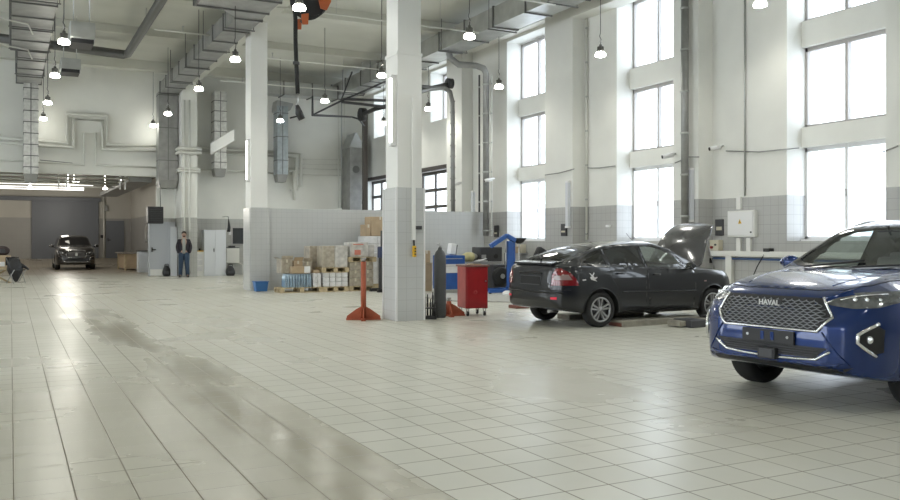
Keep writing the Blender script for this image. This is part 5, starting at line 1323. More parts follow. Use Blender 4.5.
def wheel(root, x, y, R, W, rr, kind, rimm='rim_silver', steer=0):
    sg = 1 if y > 0 else -1
    e = bpy.data.objects.new('wheel', None)
    b = MB(); w = W/2
    prof = [(rr,-w*.82),(rr+.02,-w*.95),(R-.05,-w),(R-.012,-w*.86),(R,-w*.6),(R,w*.6),(R-.012,w*.86),(R-.05,w),(rr+.02,w*.95),(rr,w*.82)]
    b.lathe(prof, (0,0,0), 'y', 44)
    for k in (-.35, 0, .35):
        b.lathe([(R+.0015, w*k-.006),(R+.0015, w*k+.006)], (0,0,0), 'y', 44)
    t = b.build('wheel', 'rubber', root); t.location = (x, y, R); t.rotation_euler = (0,0,steer)
    b = MB(); b.lathe([(rr+.004,-w*.8),(rr-.012,-w*.6),(rr-.02,w*.55*1),(rr+.004,w*.85)], (0,0,0), 'y', 40); b.build('rim_barrel', 'dark', t)
    b = MB()
    b.lathe([(rr+.006,sg*w*.78),(rr+.006,sg*w*.9),(rr-.016,sg*w*.9),(rr-.02,sg*w*.6)], (0,0,0), 'y', 40); b.build('rim', rimm, t)
    b = MB(); b.cyl((0,0,0), rr-.02, .01*sg, 36, 'y'); b.cyl((0,-.02 if sg > 0 else .02,0), .12, .05*sg, 30, 'y'); b.build('brake_disc', 'dark', t)
    b = MB(); n = 5; yo = sg*w*.72
    for i in range(n):
        a = 2*PI*i/n+PI/2
        for da in ((-.20,.20) if kind == 'double' else (-.12,.12)):
            p0 = Vector((.045*math.cos(a+da*1.5), yo, .045*math.sin(a+da*1.5))); p1 = Vector(((rr-.008)*math.cos(a+da), yo+sg*.008, (rr-.008)*math.sin(a+da)))
            d = (p1-p0).normalized(); n_ = Vector((-d.z,0,d.x)); w0, w1 = (.010,.015) if kind == 'double' else (.014,.02)
            vs = []
            for yy in (0, -sg*.03):
                vs += [p0+n_*w0+Vector((0,yy,0)), p1+n_*w1+Vector((0,yy,0)), p1-n_*w1+Vector((0,yy,0)), p0-n_*w0+Vector((0,yy,0))]
            b.add(vs, [(0,1,2,3),(7,6,5,4),(0,4,5,1),(1,5,6,2),(2,6,7,3),(3,7,4,0)])
    b.build('spokes', rimm, t)
    b = MB(); b.lathe([(0,yo+sg*.012),(.045,yo+sg*.008),(.055,yo-sg*.02),(.055,yo-sg*.05)], (0,0,0), 'y', 20); b.build('hub_cap', rimm, t)
    return t
def seat(root, x, y, m, z=.55, h=.62):
    b = MB(); b.obox((x,y,z-.05),(.5,.48,.18)); b.obox((x-.26,y,z+h*.42),(.14,.46,h), ry=-.22); o = b.build('seat', m, root, bevel=.05)
    b = MB(); b.obox((x-.36,y,z+h*.86),(.09,.26,.17), ry=-.15); b.build('headrest', m, o, bevel=.04)
def mirror(car, x, y, z, m, sc=1.0):
    sg = 1 if y > 0 else -1
    b = MB(); R = []
    for i in range(9):
        q = i/8; k = max(.12, math.sin(PI*min(.97, max(.06, q)))**.45)
        R.append([(x-.02+.065*sc*k*math.cos(a)*(1 if math.cos(a) > 0 else .55), y+sg*(.02+.23*sc*q), z+.075*sc*k*math.sin(a)) for a in [2*PI*j/16 for j in range(16)]])
    b.loft(R); o = b.build('wing_mirror', m, car.root)
    b = MB(); b.obox((x-.058*sc, y+sg*.13*sc, z), (.006,.17*sc,.10*sc)); b.build('mirror_glass', 'chrome', o)
    b = MB(); b.tube([(x+.01, y-sg*.06, z-.07*sc),(x, y+sg*.07, z-.05*sc)], [.035*sc,.022*sc], 8); b.build('stalk', 'black', o)
M['rim_silver'] = mat('alloy_silver', (.42,.42,.43), .3, .8)
M['carblack'] = mat('black_car_paint', (.008,.009,.012), .35, 0, coat=.85, spec=.25)
M['carblue'] = mat('blue_car_paint', (.006,.030,.145), .26, .35, coat=.85, spec=.3)
M['cargrey'] = mat('grey_car_paint', (.07,.068,.066), .25, .5, coat=1.0)
M['hoodgrey'] = mat('bonnet_paint_grey_reflection', (.10,.10,.105), .22, .5, coat=.8, noise=.1, nscale=4)  # grey reflection on the raised black bonnet is put into its base colour
M['trimblack'] = mat('gloss_black_trim', (.012,.012,.013), .2)
M['carglass'] = glass_mat('car_glass', (.72,.78,.76), .05, .01)
M['darkglass'] = glass_mat('tinted_car_glass', (.06,.065,.07), .05, .01)
M['hlamp'] = mat('headlamp_glass', (.24,.25,.26), .10, .6, coat=1, noise=.5, nscale=14)
M['lens'] = mat('lamp_chrome_lens', (.8,.82,.84), .12, .8)
M['taillamp'] = mat('tail_lamp_red', (.20,.012,.015), .15, coat=1)
M['tailclear'] = mat('tail_lamp_clear', (.30,.21,.20), .15, coat=1)
M['reflector'] = mat('red_reflector', (.5,.02,.04), .2, emit=(1,.03,.08), es=.12)
M['seatc'] = mat('grey_seat_cloth', (.16,.16,.16), .8); M['seatd'] = mat('dark_seat_cloth', (.05,.05,.055), .7)

# ---------------------------------------------------------------- blue SUV
FC = Vector((5.87, 5.30)); RZ = PI+.10
def place(front, rz, lf):
    d = Vector((math.cos(rz), math.sin(rz))); return (front.x-d.x*lf, front.y-d.y*lf, 0)
LF = 3.66
root = thing('suv', 'glossy blue SUV with chrome-framed mesh grille, cut by the right edge', 'car', place(FC, RZ, LF), RZ)
spec = dict(x=(-.96, 3.66), c=dict(
    zb=[(-.96,.52),(-.85,.36),(-.4,.28),(.3,.22),(2.6,.21),(3.2,.26),(3.5,.31),(3.62,.365),(3.66,.40)],
    zt=[(-.96,.98),(-.93,1.10),(-.85,1.28),(-.7,1.42),(-.35,1.57),(.2,1.65),(.8,1.665),(1.3,1.645),(1.62,1.585),(2.0,1.40),(2.38,1.20),(2.52,1.155),(3.0,1.115),(3.35,1.05),(3.52,.995),(3.61,.94),(3.66,.85)],
    zh=[(-.96,.9),(-.8,1.05),(0,1.075),(1.5,1.065),(2.4,1.05),(3.0,1.01),(3.4,.935),(3.66,.74)],
    wm=[(-.96,.62),(-.9,.76),(-.75,.86),(-.3,.915),(.5,.92),(2.4,.92),(3.0,.91),(3.3,.875),(3.5,.79),(3.6,.69),(3.66,.55)],
    wh=[(-.96,.6),(-.8,.8),(0,.86),(2.3,.855),(3.0,.83),(3.35,.76),(3.55,.64),(3.66,.47)],
    wg=[(-.96,.5),(-.8,.6),(0,.60),(1.4,.61),(1.7,.63),(2.1,.69),(2.45,.75),(2.7,.70),(3.3,.62),(3.55,.52),(3.66,.38)],
    dg=[(-.96,.03),(-.5,.06),(.9,.08),(1.6,.07),(2.3,.035),(2.7,.03),(3.66,.02)], zm=.70))
C = Car(root, spec, 'carblue')
ws = [(2.46,-.34),(2.49,0),(2.46,.34),(2.38,.58),(2.27,.70),(2.05,.655),(1.72,.575),(1.66,.50),(1.63,.25),(1.62,0),(1.63,-.25),(1.66,-.50),(1.72,-.575),(2.05,-.655),(2.27,-.70),(2.38,-.58)]
sw_f = [(2.02,1.09),(1.80,1.30),(1.56,1.46),(1.30,1.52),(.98,1.545),(.98,1.10)]
sw_r = [(.90,1.10),(.90,1.545),(.55,1.545),(.10,1.51),(.02,1.10)]
sw_q = [(-.05,1.12),(.03,1.50),(-.25,1.44),(-.52,1.32),(-.58,1.24),(-.45,1.13)]
rw = [(-.90,-.55),(-.90,.55),(-.58,.48),(-.5,.3),(-.48,0),(-.5,-.3),(-.58,-.48)]
up = lambda c, n: c.z > 1.08
C.finish([(0,.355,.405),(2.725,.355,.405)], [(grow(ws,-.006),'T',up)]+[(grow(p,-.006),a,up) for p in (sw_f,sw_r,sw_q) for a in 'LS'])
g = C.patch('windscreen', ws, 'T', 'carglass', off=.001)
C.patch('windscreen_frame', grow(ws,.028), 'T', 'trimblack', parent=g, off=.003, hole=grow(ws,-.035))
for p in (sw_f, sw_r, sw_q):
    for a in 'LS':
        g = C.patch('side_window', p, a, 'carglass' if p is sw_f else 'darkglass', off=.001); C.patch('window_frame', grow(p,.025), a, 'trimblack', parent=g, off=.003, hole=grow(p,-.012))
C.patch('rear_window', rw, 'T', 'darkglass', off=.004)
# bonnet with shut line and creases
hood = [(3.50,0),(3.49,.35),(3.43,.56),(3.20,.66),(2.6,.74),(2.40,.68),(2.54,.35),(2.56,0),(2.54,-.35),(2.40,-.68),(2.6,-.74),(3.20,-.66),(3.43,-.56),(3.49,-.35)]
hd = C.patch('bonnet', hood, 'T', 'carblue', off=.004)
C.line('shut_line', hood, 'T', .0045, 'black', hd, closed=True, off=.001)
C.line('crease', [[(3.38,.42),(3.0,.50),(2.58,.58)],[(3.38,-.42),(3.0,-.50),(2.58,-.58)]], 'T', .010, 'carblue', hd, off=-.001)
for w_ in ([(2.50,.05),(2.36,.62)],[(2.50,-.45),(2.33,.08)]): C.line('wiper', w_, 'T', .010, 'black', off=.018)
# doors with handles
for a, sg in (('L',1),('S',-1)):
    for (xa, xb) in ((.98,2.1),(-.02,.94)):
        poly = [(xa,.40),(xb,.40),(xb+.03,.75),(xb-.02,1.045),(xa,1.05)] if xa > .5 else [(xa+.30,.40),(xb,.40),(xb,1.05),(xa-.02,1.06),(xa,.85),(xa+.2,.7)]
        d = C.patch('door', poly, a, 'carblue', off=.004); C.line('shut_line', poly, a, .004, 'black', d, closed=True)
        C.line('handle', [(xa+.08,.93),(xa+.27,.935)], a, .014, 'carblue', d, off=.03)
    C.patch('sill_cladding', [(.42,.19),(2.3,.19),(2.3,.36),(.42,.36)], a, 'black', off=.006)
# wheel arch trims, tyres
for x in (0, 2.725):
    for a in 'LS':
        arc = [(x+.425*math.cos(t), .355+.425*math.sin(t)) for t in np.linspace(-.25, PI+.25, 26)]
        C.line('wheel_arch_trim', arc, a, .020, 'black', off=-.002)
    for y in (.80, -.80): wheel(root, x, y, .355, .225, .235, 'single', 'rim_silver', steer=0)
M['meshmetal'] = mat('grille_mesh_metal', (.30,.31,.33), .3, .9)
# grille
gp = [(-.47,.945),(.47,.945),(.565,.785),(.46,.672),(-.46,.672),(-.565,.785)]
gr = C.patch('grille', gp, 'F', 'black', off=.004)
C.line('chrome_surround', [tuple(p) for p in gp[1:]+[gp[0]]], 'F', .013, 'chrome', gr, off=.008)
b = MB(); nr = 14; z0g, z1g = .655, .955
for i in range(nr+1):
    z = z0g+(z1g-z0g)*i/nr; seg = []; step = .034
    k = -19
    while k <= 19:
        y = k*step/1.0; zz = z+(.006 if (k+i) % 2 == 0 else -.006)
        if in_poly(y, zz, grow(gp,-.012)): seg.append(C.proj(y, zz, 'F')[0]+Vector((.012,0,0)))
        else:
            if len(seg) > 1: b.tube(seg, .0048, 5)
            seg = []
        k += 1
    if len(seg) > 1: b.tube(seg, .0048, 5)
    for k in range(-19, 20):
        if (k+i) % 2 == 0 and i < nr:
            y = k*step; za, zb_ = z+.006, z+(z1g-z0g)/nr-.006
            if in_poly(y, za, grow(gp,-.012)) and in_poly(y, zb_, grow(gp,-.012)): b.tube([C.proj(y,za,'F')[0]+Vector((.012,0,0)), C.proj(y,zb_,'F')[0]+Vector((.012,0,0))], .0045, 5)
b.build('grille_mesh', 'meshmetal', gr)
pb = C.proj(0, .885, 'F')[0]
b = MB(); b.obox((pb.x+.012,0,.885),(.012,.25,.062)); b.build('badge_bar', 'black', gr, bevel=.005)
text_mb('HAVAL', .066, 'framew', 'lettering', gr, (pb.x+.024, 0, .885), (PI/2, 0, PI/2), .004, .0012)
# headlamps
for sg in (1, -1):
    hp = [(sg*.475,.905),(sg*.56,.95),(sg*.70,.985),(sg*.80,1.0),(sg*.85,.985),(sg*.87,.92),(sg*.82,.875),(sg*.68,.865),(sg*.55,.885)]
    h = C.patch('headlamp', hp, 'F', 'hlamp', off=.006, step=.03)
    a = 'L' if sg > 0 else 'S'
    C.patch('headlamp_side', [(3.42,.91),(3.42,.985),(3.25,1.0),(3.05,1.0),(3.12,.955),(3.28,.915)], a, 'hlamp', parent=h, off=.006)
    for (y, r) in ((.665,.022),(.735,.022),(.795,.018)):
        p, n = C.proj(sg*y, .935, 'F'); b = MB(); b.sphere(p+n*.002, r, 12, 8, (.6,1,1)); b.build('projector_lens', 'lens', h)
    C.line('daylight_strip', [(sg*.58,.93),(sg*.66,.958),(sg*.80,.978)], 'F', .006, 'lens', h, off=.010)
    # fog lamp pocket
    fp = [(sg*.825,.745),(sg*.745,.665),(sg*.74,.60),(sg*.81,.50),(sg*.855,.52),(sg*.86,.70)]
    fg = C.patch('fog_lamp', fp, 'F', 'black', off=.004, step=.03)
    C.line('chrome_bracket', [(sg*.835,.75),(sg*.748,.665),(sg*.745,.60),(sg*.825,.49)], 'F', .016, 'chrome', fg, off=.008)
    p, n = C.proj(sg*.80, .625, 'F'); b = MB(); b.sphere(p+n*.008, .034, 16, 10, (.45,1,1)); b.build('lens', 'lens', fg)
# lower intake with plate bracket, radar box and chrome strip
lp = [(-.55,.545),(.55,.54),(.49,.50),(.44,.45),(-.44,.45),(-.49,.50)]
li = C.patch('lower_intake', lp, 'F', 'black', off=.004)
b = MB()
for z in (.455,.475,.495,.515):
    b.tube([C.proj(y, z, 'F')[0]+Vector((.008,0,0)) for y in np.linspace(-.47,.47,14)], .004, 5)
b.build('intake_slats', 'dark', li)
C.line('chrome_strip', [(-.57,.525),(-.45,.445),(-.28,.43),(-.12,.425),(.12,.425),(.28,.43),(.45,.44),(.57,.515)], 'F', .012, 'chrome', li, off=.006)
x_ = C.proj(0,.45,'F')[0].x
b = MB(); b.obox((x_+.02,0,.45),(.06,.18,.10)); rb = b.build('radar_box', 'black', li, bevel=.01)
b = MB(); b.obox((x_+.052,0,.45),(.006,.13,.07)); b.build('radar_cover', 'dark', rb)
x_ = C.proj(0,.6,'F')[0].x
b = MB(); b.obox((x_+.02,0,.595),(.022,.52,.115)); pl = b.build('plate_bracket', 'black', root, bevel=.006)
b = MB()
for y in (-.05,.05): b.obox((x_+.033,y,.60),(.004,.035,.07))
b.build('blue_slot', 'carblue', pl)
b = MB()
for y in (-.2,.2): b.cyl((x_+.03,y,.60), .012, .008, 10, 'x')
b.build('screw', 'steel', pl)
ch = C.patch('lower_lip', [(-.66,.425),(-.45,.40),(.45,.40),(.66,.425),(.60,.385),(-.60,.385)], 'F', 'carblue', off=.012, thick=.01)
C.patch('chin_guard', [(-.72,.395),(-.60,.375),(.60,.375),(.72,.395),(.62,.33),(-.62,.33)], 'F', 'black', off=.004)
for cr_ in ([(.50,.67),(.62,.50),(.70,.41)],[(-.50,.67),(-.62,.50),(-.70,.41)]): C.line('bumper_crease', cr_, 'F', .008, 'carblue', off=.001)
for sg in (1,-1): mirror(C, 1.94, sg*.865, 1.19, 'carblue', 1.05)
for sg in (1,-1):
    b = MB(); q = [(1.45,1.62),(1.2,1.675),(.6,1.70),(0,1.69),(-.45,1.61)]
    b.tube([(x, sg*.57, C.proj(x, sg*.57, 'T')[0].z+(.03 if 0 < i < 4 else .0)) for i,(x,_) in enumerate(q)], .014, 8); b.build('roof_rail', 'steel', root)
# cabin
b = MB(); b.box(-.7,2.25,-.76,.76,.35,.92); b.build('cabin_tub', 'seatd', root)
b = MB(); b.prism([(2.42,1.06),(2.30,1.12),(1.95,1.14),(1.75,1.08),(1.72,.85),(2.35,.85)], -.72, .72, 'y'); dsh = b.build('dashboard', 'seatd', root, bevel=.02)
b = MB(); b.tube([(1.62+.02*math.sin(a), .37+.18*math.cos(a), 1.06+.17*math.sin(a)) for a in np.linspace(0, 2*PI, 25)], .014, 8); b.build('steering_wheel', 'black', dsh)
for y in (.37,-.37): seat(root, 1.25, y, 'seatc', .70, .60)
for y in (.4,0,-.4): seat(root, .35, y, 'seatc', .70, .55)
b = MB(); b.obox((1.78,0,1.49),(.02,.24,.07)); b.tube([(1.78,0,1.52),(1.80,0,1.57)], .01, 6); b.build('rear_view_mirror', 'black', root)

# ---------------------------------------------------------------- dark hatchback with open bonnet
RP = Vector((8.58, 12.08)); RZ2 = .045
root = thing('hatchback', 'black five-door hatchback with raised bonnet parked over the lift ramps', 'car', (RP.x, RP.y, 0), RZ2)
root.scale = (1.035, 1.0, 1.0)
spec = dict(x=(-.89, 3.32), c=dict(
    zb=[(-.89,.44),(-.8,.32),(-.4,.25),(0,.21),(2.5,.19),(3.1,.22),(3.3,.33),(3.32,.36)],
    zt=[(-.89,.74),(-.875,.90),(-.85,1.00),(-.78,1.045),(-.66,1.07),(-.5,1.135),(-.1,1.275),(.35,1.385),(.9,1.43),(1.3,1.42),(1.62,1.345),(2.0,1.135),(2.28,.985),(2.7,.93),(3.1,.84),(3.26,.74),(3.32,.60)],
    zh=[(-.89,.68),(-.8,.97),(-.5,1.01),(0,.995),(1,.96),(2.2,.915),(2.8,.87),(3.15,.77),(3.32,.56)],
    wm=[(-.89,.57),(-.86,.67),(-.78,.76),(-.4,.83),(.5,.84),(2.2,.84),(2.75,.82),(3.0,.75),(3.18,.64),(3.27,.54),(3.32,.42)],
    wh=[(-.89,.52),(-.8,.67),(-.4,.775),(.5,.795),(2.2,.785),(2.75,.745),(3.0,.68),(3.18,.57),(3.32,.36)],
    wg=[(-.89,.5),(-.8,.62),(-.5,.63),(-.1,.565),(.5,.55),(1.4,.555),(1.8,.60),(2.2,.67),(2.35,.67),(2.9,.60),(3.32,.38)],
    dg=[(-.89,.03),(-.6,.02),(-.2,.05),(.9,.075),(1.6,.06),(2.2,.02),(3.3,.02)], zm=.58))
def squeeze(x):      # short overhangs
    return x if -.3 < x < 2.8 else (-.3+(x+.3)*.86 if x <= -.3 else 2.8+(x-2.8)*.78)
spec['x'] = tuple(squeeze(x) for x in spec['x']); spec['c'] = {k: ([(squeeze(x), y) for x, y in v] if isinstance(v, list) else v) for k, v in spec['c'].items()}
C = Car(root, spec, 'carblack')
ws = [(2.22,-.3),(2.24,0),(2.22,.3),(2.12,.56),(2.0,.60),(1.72,.54),(1.56,.50),(1.52,.25),(1.51,0),(1.52,-.25),(1.56,-.50),(1.72,-.54),(2.0,-.60),(2.12,-.56)]
rw = [(-.58,-.50),(-.61,-.25),(-.62,0),(-.61,.25),(-.58,.50),(-.15,.49),(.08,.46),(.12,.2),(.13,0),(.12,-.2),(.08,-.46),(-.15,-.49)]
q_g = [(-.30,1.055),(-.28,1.085),(-.02,1.19),(.16,1.25),(.16,1.02),(-.1,1.03)]
r_g = [(.23,1.015),(.23,1.265),(.45,1.315),(.93,1.335),(.93,.985)]
f_g = [(1.01,.98),(1.01,1.335),(1.25,1.325),(1.48,1.27),(1.72,1.16),(1.92,1.01),(1.95,.955)]
hood = [(3.10,0),(3.09,.3),(3.03,.50),(2.85,.59),(2.35,.68),(2.26,.62),(2.30,0),(2.26,-.62),(2.35,-.68),(2.85,-.59),(3.03,-.50),(3.09,-.3)]
up = lambda c, n: c.z > .945
C.finish([(0,.29,.345),(2.492,.29,.345)], [(grow(ws,-.006),'T',up),(grow(rw,-.006),'T',up),(hood,'T',lambda c,n: c.z > .7)]+[(grow(p,-.006),a,up) for p in (q_g,r_g,f_g) for a in 'LS'])
g = C.patch('windscreen', ws, 'T', 'carglass', off=.001); C.patch('windscreen_frame', grow(ws,.022), 'T', 'trimblack', parent=g, off=.003, hole=grow(ws,-.02))
g = C.patch('rear_window', rw, 'T', 'darkglass', off=.001); C.patch('window_frame', grow(rw,.022), 'T', 'trimblack', parent=g, off=.003, hole=grow(rw,-.02))
for nm_, p, gm in (('side_window',q_g,'darkglass'),('side_window',r_g,'darkglass'),('side_window',f_g,'carglass')):
    for a in 'LS':
        g = C.patch(nm_, p, a, gm, off=.001); C.patch('window_frame', grow(p,.035), a, 'trimblack', parent=g, off=.003, hole=grow(p,-.008))
for a in 'LS':
    poly = [(1.0,.27),(2.02,.27),(2.06,.55),(2.07,.86),(2.0,.925),(.98,.95)]
    d = C.patch('door', poly, a, 'carblack', off=.004); C.line('shut_line', poly, a, .004, 'rubber', d, closed=True); C.line('handle', [(1.08,.845),(1.24,.845)], a, .014, 'carblack', d, off=.026)
    poly = [(.40,.27),(.95,.27),(.94,.95),(.20,.985),(.18,.86),(.30,.70),(.39,.45)]
    d = C.patch('door', poly, a, 'carblack', off=.004); C.line('shut_line', poly, a, .004, 'rubber', d, closed=True); C.line('handle', [(.30,.88),(.46,.88)], a, .014, 'carblack', d, off=.026)
    C.line('side_moulding', [(.42,.57),(2.05,.55)], a, .012, 'trimblack', off=.008)
    C.patch('sill', [(.36,.195),(2.12,.19),(2.12,.245),(.36,.25)], a, 'trimblack', off=.008)
    for x in (0, 2.492):
        C.line('wheel_arch_lip', [(x+.352*math.cos(t), .29+.352*math.sin(t)) for t in np.linspace(-.1, PI+.1, 24)], a, .010, 'carblack', off=0)
    C.patch('side_repeater', [(2.26,.70),(2.32,.70),(2.32,.725),(2.26,.725)], a, 'tailclear', off=.004)
# sticker on the rear wing
st = C.patch('wing_sticker', [(-.25,.90),(-.215,.89),(-.19,.86),(-.15,.91),(-.135,.895),(-.165,.85),(-.14,.82),(-.09,.835),(-.085,.82),(-.13,.79),(-.09,.755),(-.16,.775),(-.21,.79),(-.235,.83),(-.20,.84),(-.22,.87)], 'S', 'paper', off=.006, step=.02)
C.patch('wing_sticker', [(-.38,.775),(-.31,.78),(-.31,.80),(-.38,.795)], 'S', 'paper', off=.006, step=.03)
# tail
for sg, a in ((1,'L'),(-1,'S')):
    t_ = C.patch('tail_lamp', [(sg*.56,.70),(sg*.79,.70),(sg*.775,.86),(sg*.70,.975),(sg*.62,.97),(sg*.56,.86)], 'R', 'taillamp', off=.008, step=.03)
    C.patch('tail_lamp_side', [(-.74,.70),(-.45,.70),(-.49,.80),(-.58,.90),(-.70,.965),(-.75,.94)], a, 'taillamp', parent=t_, off=.009, step=.03)
    C.patch('clear_lens', [(-.71,.79),(-.56,.79),(-.62,.875),(-.72,.875)], a, 'tailclear', parent=t_, off=.012, step=.03)
    C.patch('clear_lens', [(sg*.60,.79),(sg*.77,.79),(sg*.76,.86),(sg*.61,.86)], 'R', 'tailclear', parent=t_, off=.012, step=.03)
    C.patch('bumper_reflector', [(sg*.56,.475),(sg*.68,.475),(sg*.68,.515),(sg*.56,.51)], 'R', 'reflector', off=.008, step=.03)
tg = C.patch('tailgate', [(-.54,.63),(.54,.63),(.55,.86),(.60,1.0),(.56,1.045),(-.56,1.045),(-.60,1.0),(-.55,.86)], 'R', 'carblack', off=.005)
C.line('shut_line', [(-.60,1.0),(-.55,.86),(-.54,.63),(.54,.63),(.55,.86),(.60,1.0)], 'R', .005, 'rubber', tg)
pr = C.patch('plate_recess', [(-.29,.70),(.29,.70),(.29,.84),(-.29,.84)], 'R', 'rubber', parent=tg, off=.008)
C.line('recess_rim', [(-.29,.70),(.29,.70),(.29,.84),(-.29,.84)], 'R', .006, 'dark', tg, off=.010, closed=True)
C.line('garnish', [(-.32,.885),(.32,.885)], 'R', .016, 'trimblack', tg, off=.012)
b = MB(); b.loft([[(-.55,y,z) for y,z in ((-.56,1.045),(.56,1.045),(.56,1.09),(-.56,1.09))],[(-.78,y,z) for y,z in ((-.54,1.03),(.54,1.03),(.54,1.06),(-.54,1.06))]], smooth=False); b.build('tailgate_spoiler', 'carblack', root, bevel=.006)
C.line('bumper_joint', [(-.80,.625),(.80,.625)], 'R', .006, 'rubber', off=.001)
C.line('bumper_strip', [(-.76,.58),(.76,.58)], 'R', .014, 'trimblack', off=.006)
C.line('rear_wiper', [(-.55,.05),(-.40,.32)], 'T', .010, 'black', off=.015)
b = MB(); b.tube([(-.76,-.42,.27),(-.60,-.42,.27)], .025, 12); b.build('exhaust_tip', 'steel', root)
for sg in (1,-1): mirror(C, 1.88, sg*.79, .99, 'carblack', .9)
b = MB(); b.tube([(1.42,0,1.40),(1.30,0,1.48),(1.22,0,1.56)], .004, 5); b.build('antenna', 'black', root)
for x in (0, 2.492):
    for y in (.735,-.735): wheel(root, x, y, .29, .18, .20, 'double', 'rim_silver')
b = MB(); b.box(-.70,2.2,-.70,.70,.30,.84); b.build('cabin_tub', 'seatd', root)
b = MB(); b.prism([(2.15,.93),(1.75,1.0),(1.62,.9),(1.62,.75),(2.1,.75)], -.66, .66, 'y'); b.build('dashboard', 'seatd', root, bevel=.02)
for y in (.34,-.34): seat(root, 1.15, y, 'seatc', .55, .58)
for y in (.34,-.34): seat(root, .30, y, 'seatc', .55, .50)
b = MB(); b.box(2.28,3.0,-.54,.54,.30,.74); b.box(2.5,2.9,-.3,.25,.74,.86); b.box(2.95,3.1,.3,.5,.74,.85); b.cyl((2.45,-.4,.74),.07,.1,14); b.build('engine', 'dark', root, bevel=.015)
# raised bonnet
bn = C.patch('bonnet', hood, 'T', 'hoodgrey', off=.002, thick=.03)
hx, hz = 2.30, .975; ang = -math.radians(63)
for v in bn.data.vertices:
    x, z = (v.co.x-hx)*1.22, v.co.z-hz+.10*math.sin(PI*min(1,max(0,(v.co.x-hx)/.8)))*(1-(v.co.y/.75)**2); v.co.x = hx+x*math.cos(ang)+z*math.sin(ang); v.co.z = hz-x*math.sin(ang)+z*math.cos(ang)
b = MB(); b.tube([(2.95,-.45,.80),(2.72,-.45,1.42)], .008, 6); b.build('bonnet_strut', 'steel', root)

# lift ramps under it
M['rust'] = mat('rusty_red_metal', (.20,.07,.05), .6, noise=.3, nscale=9)
def lift_beam(pts, z0, z1, lab, m='dirty', parts=True):
    c = Vector((sum(p[0] for p in pts)/len(pts), sum(p[1] for p in pts)/len(pts)))
    t = thing('lift_ramp', lab, 'lift ramp', (c.x, c.y, 0), world=True)
    b = MB(); b.prism(pts, z0, z1, 'z'); b.build('platform', m, t, bevel=.01); return t, c
def obl(c, L_, W_, a):
    d = Vector((math.cos(a), math.sin(a))); n = Vector((-d.y, d.x)); return [tuple(c-d*L_/2-n*W_/2), tuple(c+d*L_/2-n*W_/2), tuple(c+d*L_/2+n*W_/2), tuple(c-d*L_/2+n*W_/2)]
t, c = lift_beam(obl(Vector((9.87, 11.36)), 1.86, .36, .045), 0.0, .10, 'long low dirty lift ramp along the near side under the dark hatchback')
b = MB(); b.prism(obl(Vector((9.12, 11.32)), .36, .34, .045), .0, .07, 'z'); b.build('red_tip', 'rust', t, bevel=.01)
t, c = lift_beam(obl(Vector((10.45, 10.78)), 1.5, .30, .045), 0.02, .11, 'short thick lift arm lying on the floor in front of the hatchback front wheel')
b = MB(); b.prism(obl(Vector((10.0, 10.70)), .34, .42, .045), .0, .13, 'z'); b.build('pivot_block', 'dark', t, bevel=.02)
b = MB(); b.prism(obl(Vector((10.75, 11.0)),   .5, .14, .3), .11, .15, 'z'); b.build('rubber_pad', 'rubber', t, bevel=.01)
t, c = lift_beam(obl(Vector((9.85, 12.87)), 1.8, .36, .045), 0.0, .09, 'far lift ramp on the other side under the dark hatchback')
b = MB(); q_ = gz(519, 308); b.prism(obl(Vector(q_), .34, .30, .045), .0, .07, 'z'); b.build('red_tip', 'rust', t, bevel=.01)

# ---------------------------------------------------------------- far grey SUV in the bay
fu, fv_ = gz(75.5, 269.6)
RZ3 = -PI/2-.0
root = thing('suv', 'dark grey SUV facing forward in the bay before the grey gate', 'car', place(Vector((fu, fv_-.6)), RZ3, 3.72), RZ3)
spec = dict(x=(-.96, 3.72), c=dict(
    zb=[(-.96,.5),(-.8,.34),(-.3,.26),(3.0,.24),(3.5,.26),(3.72,.36)],
    zt=[(-.96,1.0),(-.9,1.35),(-.7,1.6),(-.3,1.70),(.6,1.74),(1.3,1.72),(1.7,1.64),(2.1,1.40),(2.5,1.18),(3.1,1.12),(3.5,1.04),(3.66,.95),(3.72,.84)],
    zh=[(-.96,.9),(-.8,1.08),(0,1.1),(2.4,1.08),(3.2,1.02),(3.5,.94),(3.72,.76)],
    wm=[(-.96,.65),(-.85,.86),(-.3,.93),(2.6,.935),(3.2,.92),(3.5,.86),(3.66,.74),(3.72,.62)],
    wh=[(-.96,.6),(-.8,.82),(0,.87),(2.4,.87),(3.2,.84),(3.5,.76),(3.72,.52)],
    wg=[(-.96,.5),(-.8,.64),(0,.66),(1.5,.66),(2.0,.70),(2.5,.78),(3.2,.72),(3.72,.42)],
    dg=[(-.96,.03),(-.4,.06),(1.0,.07),(1.7,.06),(2.5,.03),(3.72,.02)], zm=.72))
C = Car(root, spec, 'cargrey')
ws = [(2.48,-.35),(2.50,0),(2.48,.35),(2.36,.68),(2.1,.66),(1.74,.59),(1.68,.3),(1.66,0),(1.68,-.3),(1.74,-.59),(2.1,-.66),(2.36,-.68)]
C.finish([(0,.36,.41),(2.78,.36,.41)], [])
g = C.patch('windscreen', ws, 'T', 'trimblack', off=.004)
p0 = C.proj(2.25, .32, 'T')[0]; C.patch('windscreen_sheet', [(2.22,-.22),(2.30,-.22),(2.16,-.42),(2.05,-.42),(2.02,-.24)], 'T', 'paper', parent=g, off=.008)
gp = [(-.42,.93),(.42,.93),(.46,.74),(.40,.62),(-.40,.62),(-.46,.74)]
gr = C.patch('grille', gp, 'F', 'black', off=.004); C.line('chrome_surround', gp, 'F', .010, 'chrome', gr, off=.006, closed=True)
b = MB()
for z in (.68,.74,.80,.86): b.tube([C.proj(y, z, 'F')[0]+Vector((.01,0,0)) for y in np.linspace(-.40,.40,10)], .009, 5)
b.build('grille_bars', 'steel', gr)
